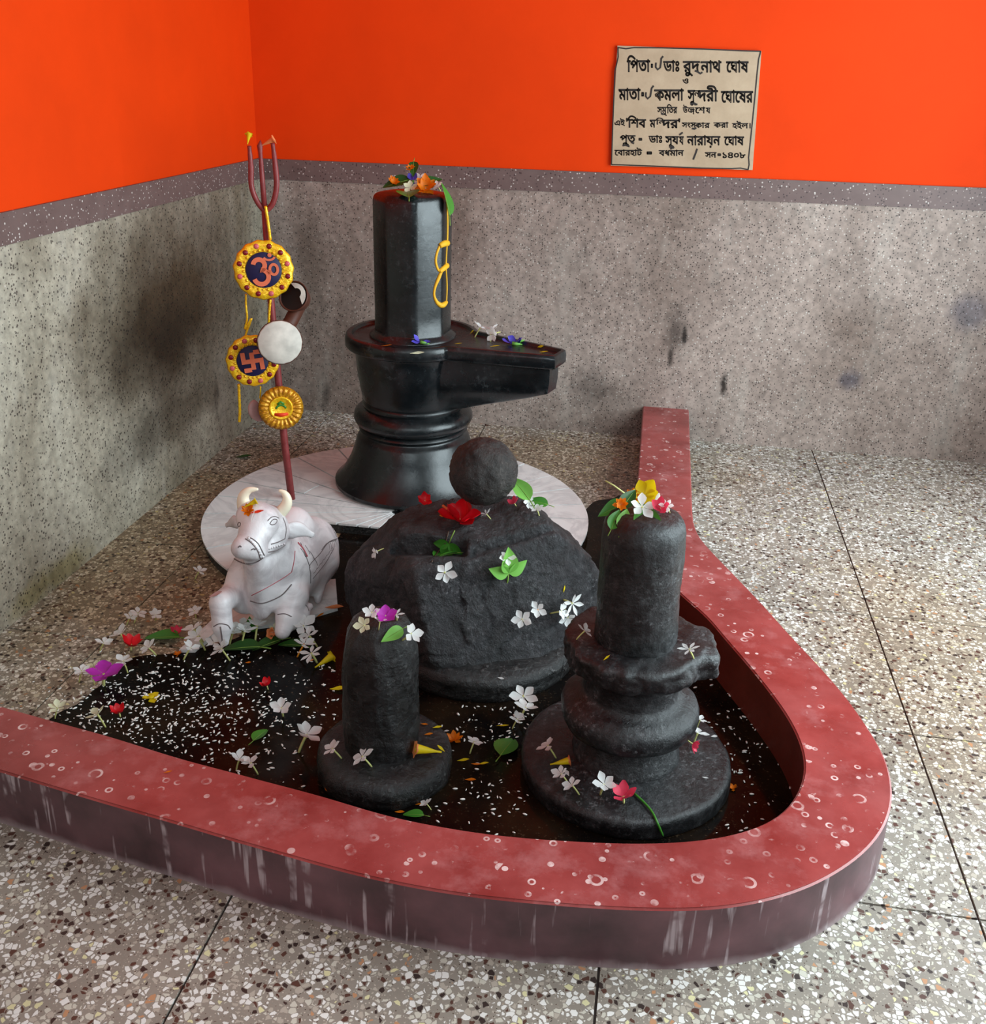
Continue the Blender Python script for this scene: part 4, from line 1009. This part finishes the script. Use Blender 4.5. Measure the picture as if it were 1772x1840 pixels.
put('white', 682, 1126, 20, 260, 40, 'white_blossom', 'flower', 'white blossom below the magenta one on the small lingam', 'white blossoms offered in the shrine')
put('magenta', 692, 1117, 32, 90, 15, 'magenta_blossom', 'flower', 'magenta blossom on top of the small lingam')
put('star', 709, 1114, 22, 0, 30, 'white_blossom', 'flower', 'white blossom right of the magenta one on the small lingam', 'white blossoms offered in the shrine')
put('leaf_light', 704, 1142, 40, 215, 0, 'pale_leaf', 'leaf', "light green leaf on the small lingam's shoulder")
put('white', 720, 1137, 34, 285, 50, 'white_blossom', 'flower', 'white blossom over the light leaf on the small lingam', 'white blossoms offered in the shrine')
put('white', 599, 1364, 30, 15, 60, 'white_blossom', 'flower', "white blossom at the left on the small lingam's base disc", 'white blossoms offered in the shrine')
put('white', 652, 1379, 32, 20, 60, 'white_blossom', 'flower', "white blossom on the front of the small lingam's base disc", 'white blossoms offered in the shrine')
put('trumpet', 748, 1357, 36, 30, 74, 'peach_trumpet_flower', 'flower', "peach trumpet flower with yellow tube on the small lingam's disc", zz=.064)
put('orange', 816, 1330, 28, 0, 20, 'orange_blossom', 'flower', "orange blossom on the right edge of the small lingam's disc")
put('white', 852, 1351, 26, 240, 40, 'white_blossom', 'flower', 'white blossom on the water right of the small lingam', 'white blossoms offered in the shrine')
put('white', 553, 1352, 46, 180, 40, 'white_blossom', 'flower', 'large bluish white blossom in the water left of the small lingam', 'white blossoms offered in the shrine')
put('white', 507, 1296, 34, 90, 50, 'white_blossom', 'flower', 'white blossom floating above the green leaf in open water', 'white blossoms offered in the shrine')
put('redbud', 480, 1239, 22, 0, 20, 'red_bud', 'bud', 'red bud floating in the water below the bull')
put('trumpet_y', 595, 1188, 26, 250, 80, 'yellow_trumpet_flower', 'flower', "yellow trumpet flower behind the small lingam's left side")
put('white', 432, 1384, 28, 180, 30, 'white_blossom', 'flower', "left of two white blossoms against the kerb's inner edge", 'white blossoms offered in the shrine')
put('white', 452, 1391, 30, 0, 45, 'white_blossom', 'flower', "right of two white blossoms against the kerb's inner edge", 'white blossoms offered in the shrine')
put('leaf', 469, 1322, 38, 80, 0, 'green_leaf', 'leaf', 'small green leaf floating in the open water')
put('leaf', 742, 1466, 34, 160, 0, 'green_leaf', 'leaf', "green leaf between the small lingam's disc and the kerb")
put('white', 766, 1455, 18, 0, 60, 'white_blossom', 'flower', "small white blossom right of the small lingam's foot by the kerb", 'white blossoms offered in the shrine')
put('white', 940, 1278, 40, 100, 55, 'white_blossom', 'flower', "upper white blossom left of the weathered lingam's base", 'white blossoms offered in the shrine')
put('white', 944, 1297, 36, 200, 40, 'white_blossom', 'flower', "middle white blossom left of the weathered lingam's base", 'white blossoms offered in the shrine')
put('white', 929, 1309, 24, 200, 40, 'white_blossom', 'flower', "lower white blossom left of the weathered lingam's base", 'white blossoms offered in the shrine')
put('leaf_wide', 912, 1344, 54, 80, 0, 'green_leaf', 'leaf', "broad green leaf touching the weathered lingam's base disc")
put('white', 984, 1360, 32, -30, 60, 'white_blossom', 'flower', 'white blossom with green stem above the yellow trumpet flower', 'white blossoms offered in the shrine')
put('trumpet', 1022, 1374, 26, 205, 85, 'yellow_trumpet_flower', 'flower', "yellow trumpet flower on the weathered lingam's base disc")
put('white', 1008, 1408, 28, -10, 60, 'white_blossom', 'flower', 'white blossom below the yellow trumpet flower', 'white blossoms offered in the shrine')
put('white', 1027, 1428, 28, 5, 60, 'white_blossom', 'flower', 'white blossom left of the lone white one on the base disc front', 'white blossoms offered in the shrine')
put('white', 1084, 1434, 36, 100, 30, 'white_blossom', 'flower', 'white blossom beside the pinkish red bloom on the base disc', 'white blossoms offered in the shrine')
put('pinkbud', 1119, 1443, 36, 0, 10, 'pink_blossom', 'flower', 'pinkish red bloom at the front edge of the base disc')
put('pinkbud', 1238, 1329, 22, 180, 25, 'pink_bud', 'bud', 'small pink bud behind the pedestal on the base disc')
put('white', 1251, 1338, 30, 240, 30, 'white_blossom', 'flower', 'white blossom beside the small pink bud on the base disc', 'white blossoms offered in the shrine')
put('white', 1257, 1306, 18, 240, 40, 'white_blossom', 'flower', 'small white blossom at the back right of the base disc', 'white blossoms offered in the shrine')
put('orange', 1317, 1417, 16, 0, 20, 'orange_blossom', 'flower', "tiny orange blossom right of the weathered lingam's base disc")
put('white', 1048, 1150, 24, 175, 60, 'white_blossom', 'flower', "white blossom on the left of the weathered lingam's collar", 'white blossoms offered in the shrine')
put('star', 1237, 1182, 30, -20, 50, 'white_blossom', 'flower', "white blossom on the collar's right hand spout", 'white blossoms offered in the shrine')
put('leaf', 1100, 912, 48, 210, 0, 'green_leaf', 'leaf', "green leaf at the left end of the weathered lingam's heap", dep=1.745)
put('leaf_dark', 1130, 893, 44, 60, 0, 'dark_leaf', 'leaf', "dark green leaf in the middle of the weathered lingam's heap", dep=1.745)
put('leaf', 1106, 930, 40, 70, 0, 'green_leaf', 'leaf', "green leaf hanging low left on the weathered lingam's top", dep=1.7)
put('leaf_light', 1122, 930, 42, 75, 0, 'pale_leaf', 'leaf', "yellow green leaf hanging on the weathered lingam's top", dep=1.7)
put('leaf_wide', 1160, 928, 60, 95, 0, 'green_leaf', 'leaf', "broad heart shaped leaf hanging down from the weathered lingam's top", dep=1.7)
put('orange', 1116, 903, 22, 90, 30, 'orange_blossom', 'flower', "orange blossom at the left of the weathered lingam's heap", dep=1.7)
put('orange', 1138, 888, 26, 90, 30, 'orange_blossom', 'flower', 'orange blossom left of the yellow bloom on the weathered lingam', dep=1.775)
put('yellowbloom', 1158, 886, 42, 60, 30, 'yellow_blossom', 'flower', "bright yellow bloom crowning the weathered lingam's heap", dep=1.775)
put('white', 1154, 907, 40, 240, 15, 'white_blossom', 'flower', 'white blossom in front of the yellow bloom on the weathered lingam', 'white blossoms offered in the shrine', dep=1.7)
put('white', 1176, 897, 28, 60, 30, 'white_blossom', 'flower', 'white blossom right of the yellow bloom on the weathered lingam', 'white blossoms offered in the shrine', dep=1.775)
put('pinkbud', 1187, 909, 30, 0, 25, 'pink_blossom', 'flower', "pink bloom at the right of the weathered lingam's heap", dep=1.7)
put('white', 1199, 905, 22, 330, 45, 'white_blossom', 'flower', "rightmost white blossom on the weathered lingam's heap", 'white blossoms offered in the shrine', dep=1.7)
put('leaf_wide', 733, 352, 52, 95, 0, 'green_leaf', 'leaf', "green leaf hanging over the tall shaft's front edge")
put('leaf', 798, 358, 52, 110, 0, 'green_leaf', 'leaf', "green leaf draped over the tall shaft's right shoulder")
put('leaf_dark', 743, 304, 30, 270, 0, 'dark_leaf', 'leaf', 'dark upright leaf tip crowning the tall shaft\'s heap', dep=3.17)
put('orange', 737, 303, 16, 270, 20, 'orange_blossom', 'flower', 'orange blossom at the very top of the tall shaft\'s heap', dep=3.165)
put('leaf_dark', 712, 330, 44, 200, 0, 'dark_leaf', 'leaf', "dark leaf at the left of the tall shaft's flower heap", dep=3.16)
put('leaf_dark', 774, 327, 40, 30, 0, 'dark_leaf', 'leaf', "dark leaf at the right of the tall shaft's flower heap", dep=3.16)
put('orange', 765, 338, 36, 90, 15, 'orange_blossom', 'flower', 'orange marigold on top of the tall shaft', dep=3.13)
put('cream', 738, 337, 22, 90, 20, 'cream_blossom', 'flower', 'round cream blossom left of the marigold on the tall shaft', dep=3.13)
put('white', 755, 326, 26, 60, 30, 'white_blossom', 'flower', 'white blossom above the marigold on the tall shaft', 'white blossoms offered in the shrine', dep=3.16)
put('orange', 708, 327, 18, 120, 30, 'orange_blossom', 'flower', "small orange blossom at the left of the tall shaft's heap", dep=3.16)
put('violet', 742, 325, 20, 90, 0, 'violet_blossom', 'flower', 'violet pea blossom in the heap on the tall shaft', dep=3.16)
put('white', 786, 334, 16, 20, 40, 'white_blossom', 'flower', "tiny white blossom at the right of the tall shaft's heap", 'white blossoms offered in the shrine', dep=3.13)
put('magenta', 190, 1232, 52, 200, 10, 'purple_blossom', 'flower', "large light purple blossom at the water's left edge")
put('yellowdisc', 271, 1254, 32, 0, 0, 'yellow_blossom', 'flower', 'round yellow bloom floating on the left water')
put('redbud', 215, 1288, 26, 0, 10, 'red_bud', 'bud', 'round red bud below the yellow bloom')
put('redbud', 238, 1168, 32, 180, 20, 'red_bud', 'bud', 'red bud at the dry edge left of the bull')
put('leaf', 289, 1149, 58, 170, 0, 'green_leaf', 'leaf', 'large dark green leaf on the floor left of the bull')
put('pinkbud', 319, 1143, 20, 90, 40, 'pink_bud', 'bud', 'dull pink bud beside the large leaf left of the bull')
put('white', 250, 1119, 24, 200, 40, 'white_blossom', 'flower', 'middle of three white blossoms on the dry floor left of the bull', 'white blossoms offered in the shrine')
put('white', 236, 1123, 20, 180, 50, 'white_blossom', 'flower', 'leftmost of three white blossoms on the dry floor left of the bull', 'white blossoms offered in the shrine')
put('white', 281, 1119, 20, 100, 50, 'white_blossom', 'flower', 'rightmost of three white blossoms on the dry floor left of the bull', 'white blossoms offered in the shrine')
put('white', 219, 1160, 30, 0, 55, 'white_blossom', 'flower', 'white blossom just left of the red bud on the dry floor', 'white blossoms offered in the shrine')
put('white', 189, 1172, 24, 180, 50, 'white_blossom', 'flower', 'lone white blossom furthest left on the dry floor', 'white blossoms offered in the shrine')
put('white', 268, 1181, 26, 60, 60, 'white_blossom', 'flower', "white blossom right of the red bud at the water's edge", 'white blossoms offered in the shrine')
put('white', 224, 1209, 28, 0, 20, 'white_blossom', 'flower', 'white blossom above the large purple one', 'white blossoms offered in the shrine')
put('white', 150, 1226, 28, 180, 30, 'white_blossom', 'flower', 'leftmost white blossom beside the large purple one', 'white blossoms offered in the shrine')
put('cream', 172, 1217, 26, 40, 30, 'cream_blossom', 'flower', 'cream blossom touching the large purple one')
put('white', 165, 1228, 24, 300, 40, 'white_blossom', 'flower', 'white blossom directly left of the large purple one', 'white blossoms offered in the shrine')
put('cream', 178, 1304, 30, -40, 55, 'cream_blossom', 'flower', 'cream blossom against the kerb in the left corner of the water')
put('cream', 106, 1291, 26, 200, 30, 'cream_blossom', 'flower', 'cream blossom at the far left end of the water')
put('orange', 320, 1177, 14, 0, 20, 'orange_blossom', 'flower', "tiny orange blossom in the water left of the bull's hoof")
put('white', 350, 1152, 32, -20, 60, 'white_blossom', 'flower', "white blossom on the slab corner left of the bull's hoof", 'white blossoms offered in the shrine')
put('white', 357, 1168, 34, 0, 40, 'white_blossom', 'flower', 'larger white blossom below the slab corner', 'white blossoms offered in the shrine')
put('white', 345, 1184, 30, 215, 60, 'white_blossom', 'flower', 'white blossom with long pale stem lying below the slab corner', 'white blossoms offered in the shrine')
put('white', 386, 1172, 24, 90, 40, 'white_blossom', 'flower', "white blossom directly below the bull's raised hoof", 'white blossoms offered in the shrine')
put('white', 399, 1186, 30, -15, 60, 'white_blossom', 'flower', "white blossom with curved stem below the bull's hoof", 'white blossoms offered in the shrine')
put('white', 351, 1114, 22, 90, 40, 'white_blossom', 'flower', "white blossom on the slab left of the bull's knee", 'white blossoms offered in the shrine')
put('leaf_dark', 432, 1168, 60, 180, 0, 'dark_leaf', 'leaf', "dark leaf lying left under the bull's chest")
put('leaf_dark', 478, 1162, 50, 240, 0, 'dark_leaf', 'leaf', "dark leaf lying in the middle under the bull's chest")
put('leaf_dark', 522, 1162, 46, 150, 0, 'dark_leaf', 'leaf', "dark leaf lying right under the bull's knee")
put('leaf', 448, 1132, 46, 90, 0, 'green_leaf', 'leaf', "green leaf between the bull's front legs")
put('white', 421, 1158, 30, 200, 30, 'white_blossom', 'flower', 'leftmost white blossom on the leaves under the bull', 'white blossoms offered in the shrine')
put('white', 442, 1157, 32, 250, 30, 'white_blossom', 'flower', 'second white blossom on the leaves under the bull', 'white blossoms offered in the shrine')
put('white', 435, 1145, 28, 90, 30, 'white_blossom', 'flower', "upper white blossom between the bull's front legs", 'white blossoms offered in the shrine')
put('white', 464, 1148, 32, 260, 30, 'white_blossom', 'flower', 'white blossom on the leaf left of the peach flower', 'white blossoms offered in the shrine')
put('trumpet_p', 488, 1152, 22, 75, 60, 'peach_trumpet_flower', 'flower', "peach orange trumpet flower under the bull's chest")
put('cream', 494, 1144, 18, 90, 40, 'cream_blossom', 'flower', 'small cream blossom behind the peach flower under the bull')
put('white', 547, 1150, 36, 100, 55, 'white_blossom', 'flower', "uppermost of the white blossoms right of the bull's knee", 'white blossoms offered in the shrine')
put('white', 556, 1164, 32, 30, 55, 'white_blossom', 'flower', "second white blossom in the column right of the bull's knee", 'white blossoms offered in the shrine')
put('white_o', 548, 1178, 30, 225, 55, 'white_blossom', 'flower', "white blossom with orange stem right of the bull's knee", 'white blossoms offered in the shrine')
put('star', 560, 1194, 38, 60, 45, 'white_blossom', 'flower', "lowest white blossom right of the bull's knee", 'white blossoms offered in the shrine')
put('white', 359, 1041, 20, 180, 50, 'white_blossom', 'flower', "white blossom alone on the dry floor behind the bull's leg", 'white blossoms offered in the shrine')
put('trumpet_y', 460, 908, 18, 220, 70, 'yellow_flower', 'flower', "small yellow flower between the bull's horns")
put('orange', 447, 917, 22, 200, 20, 'orange_blossom', 'flower', "orange blossom on the bull's forehead")
put('trumpet_y', 447, 240, 16, 270, 85, 'yellow_bud', 'bud', "yellow bud stuck on the trident's left prong", dep=TD)
put('trumpet_p', 491, 248, 18, 200, 70, 'peach_petal_flower', 'flower', "peach coloured flower hooked on the trident's right prong", dep=TD)
loose('orange_f', 694, 623, 20, 10, 'orange_petal', 'petal', "long orange petal on the left of the tall lingam's rim", wd=.25)
loose('petal_cream', 749, 634, 26, 5, 'pale_petal', 'petal', "long pale petal on the front of the tall lingam's rim", wd=.2)
loose('yellow', 889, 624, 18, 5, 'yellow_petal', 'petal', 'yellow petal on the near edge of the spout', wd=.35)
loose('yellow', 977, 634, 16, 0, 'yellow_petal', 'petal', "yellow petal near the spout's tip on its near edge", wd=.35)
loose('yellow', 972, 623, 14, 0, 'yellow_petal', 'petal', "yellow petal near the spout's tip on its far edge", wd=.35)
loose('yellow', 849, 598, 16, -10, 'yellow_petal', 'petal', 'yellow petal on the far edge behind the tall shaft', wd=.35)
loose('yellow', 823, 619, 14, 0, 'yellow_petal', 'petal', 'yellow petal where the spout leaves the rim', wd=.35)
loose('orange_f', 796, 929, 14, 150, 'orange_petal', 'petal', 'orange petal left of the red hibiscus', wd=.4)
loose('yellow', 1012, 1058, 14, 100, 'yellow_petal', 'petal', 'yellow petal above the star blossom on the boulder', wd=.45)
loose('petal_white', 900, 1220, 12, -30, 'white_petal', 'petal', 'white petal on the plinth below the boulder', wd=.45)
loose('yellow', 1090, 1184, 16, 60, 'yellow_petal', 'petal', "yellow petal on the weathered lingam's collar", wd=.3)
loose('yellow', 903, 1306, 22, -10, 'yellow_petal', 'petal', 'yellow petal left of the white group by the weathered lingam', wd=.25)
loose('yellow', 785, 1309, 20, 60, 'yellow_petal', 'petal', "yellow petal at the back of the small lingam's disc", wd=.4)
loose('orange_f', 770, 1321, 16, 30, 'orange_petal', 'petal', "orange petal beside the shaft on the small lingam's disc", wd=.45)
loose('orange_f', 762, 1303, 14, -40, 'orange_petal', 'petal', "orange petal behind the shaft on the small lingam's disc", wd=.45)
loose('yellow', 792, 1347, 18, 110, 'yellow_petal', 'petal', 'yellow petal right of the peach trumpet flower', wd=.45)
loose('petal_white', 802, 1315, 10, 0, 'white_petal', 'petal', 'white petal left of the orange blossom on the small disc', wd=.6)
loose('yellow', 832, 1368, 22, 15, 'yellow_petal', 'petal', "yellow petal floating just right of the small lingam's disc", wd=.4)
loose('orange_f', 855, 1375, 18, -30, 'orange_petal', 'petal', 'orange petal floating in the middle right of the small lingam', wd=.35)
loose('yellow', 868, 1374, 20, 20, 'yellow_petal', 'petal', 'yellow petal floating furthest right of the small lingam', wd=.35)
loose('orange_f', 845, 1403, 20, -20, 'orange_petal', 'petal', 'orange petal floating lowest right of the small lingam', wd=.45)
loose('orange_f', 718, 1461, 18, -20, 'orange_petal', 'petal', 'orange petal left of the green leaf by the kerb', wd=.45)
loose('orange_f', 752, 1447, 18, 20, 'orange_petal', 'petal', "thin orange petal below the small lingam's disc", wd=.2)
loose('orange_f', 587, 1417, 10, 0, 'orange_petal', 'petal', "tiny orange petal left of the small lingam's foot", wd=.5)
loose('yellow', 607, 1240, 30, 0, 'yellow_petal', 'petal', "broad yellow petal touching the small lingam's left side", wd=.5)
loose('orange_f', 302, 1389, 16, 30, 'orange_petal', 'petal', "thin orange petal lying on the kerb's left arm", wd=.3)
loose('orange_f', 446, 1192, 10, 0, 'orange_petal', 'petal', "tiny orange petal in the water below the bull's leaves", wd=.6)
loose('orange_f', 574, 1104, 16, 20, 'orange_petal', 'petal', "thin orange petal by the bull's slab near the boulder", wd=.3)
loose('peach', 600, 1094, 34, -15, 'peach_petal', 'petal', 'broad peach petal between the bull and the boulder', wd=.5)
loose('pinkcloth', 388, 1070, 26, 20, 'pink_petal', 'petal', "pinkish petal lying on the bull's raised knee", wd=.45)
loose('orange_f', 560, 1188, 10, 60, 'orange_petal', 'petal', 'tiny orange petal by the lowest white blossom near the bull', wd=.5)
loose('petal_white', 1019, 1391, 16, 100, 'white_petal', 'petal', "white petal below the yellow trumpet flower's mouth", wd=.6)
loose('petal_white', 1267, 1399, 12, -50, 'white_petal', 'petal', "white petal on the right of the weathered lingam's disc", wd=.4)
loose('petal_white', 1283, 1325, 12, 0, 'white_petal', 'petal', "white petal near the right rim of the weathered lingam's disc", wd=.7)
loose('leaf_dark', 437, 823, 30, 10, 'fallen_leaf', 'leaf', 'dark dry leaf on the floor in the back corner', wd=.5)
loose('vermilion', 462, 921, 26, 10, 'orange_petal', 'petal', "orange red petal across the bull's brow", wd=.25)
loose('petal_white', 455, 930, 22, 80, 'white_petal', 'petal', "thin white petal hanging down the bull's forehead", wd=.2)
twig([(1140,1428),(1158,1445),(1172,1462),(1181,1480),(1190,1500)], .0022, 'leaf', 'grass_stem', 'stem', 'long green grass stem hanging over the base disc front')
twig([(775,1014),(787,997),(801,975),(806,958)], .0016, 'brownstalk', 'leaf_twig', 'twig', 'thin dark twig of the sprig in the boulder\'s hollow', .006)
tag(mobj('flower_stalk', *tube([pt(1088,864,1.76), pt(1104,873,1.755), pt(1122,886,1.75)], .0016, 6), M['tube_green']), 'pale bare stalk sticking out left of the weathered lingam\'s heap', 'stalk')
# rice: far too many grains to count
gv, gf = revolve([(.0002,-1),(.62,-.72),(.9,-.2),(.9,.3),(.6,.78),(.0002,1)], (0, 0), 6)
parts = []; random.seed(11)
def grain(x, y, z, s):
    R = RZ(random.uniform(0, 2*PI))@RY(PI/2+random.uniform(-.15, .15))
    parts.append(([Vector((x, y, z))+R@Vector((v[0]*s*.42, v[1]*s*.42, v[2]*s)) for v in gv], gf))
blk = [(C3b, .142), (C2, .22), ((1.195, -1.665), .24), ((1.155, -1.61), .30)]
def tryg(px, py):
    p = at(px, py, .003)
    if not inside(p.x, p.y) and random.random() > .35: return
    if any((p.xy-Vector(c)).length < r for c, r in blk): return
    h = TREE.ray_cast(CAM, ray(px, py))
    if h[0] is None or h[0].z > .006: return
    grain(p.x, p.y, .0045 if inside(p.x, p.y) else .0015, random.uniform(.0022, .0062)*random.uniform(.8, 1))
for k in range(850):
    tryg(random.gauss(300, 130), random.gauss(1268, 52))
for k in range(260): tryg(random.uniform(110, 620), random.uniform(1170, 1420))
for k in range(170): tryg(random.gauss(1320, 60), random.gauss(1330, 90))
for k in range(80): tryg(random.gauss(860, 60), random.gauss(1430, 40))
for k in range(70): tryg(random.uniform(820, 960), random.uniform(1270, 1340))
tag(mobj('rice_grains', *join(parts), M['rice']), 'loose white rice grains scattered over the dark water', 'rice', kind='stuff')
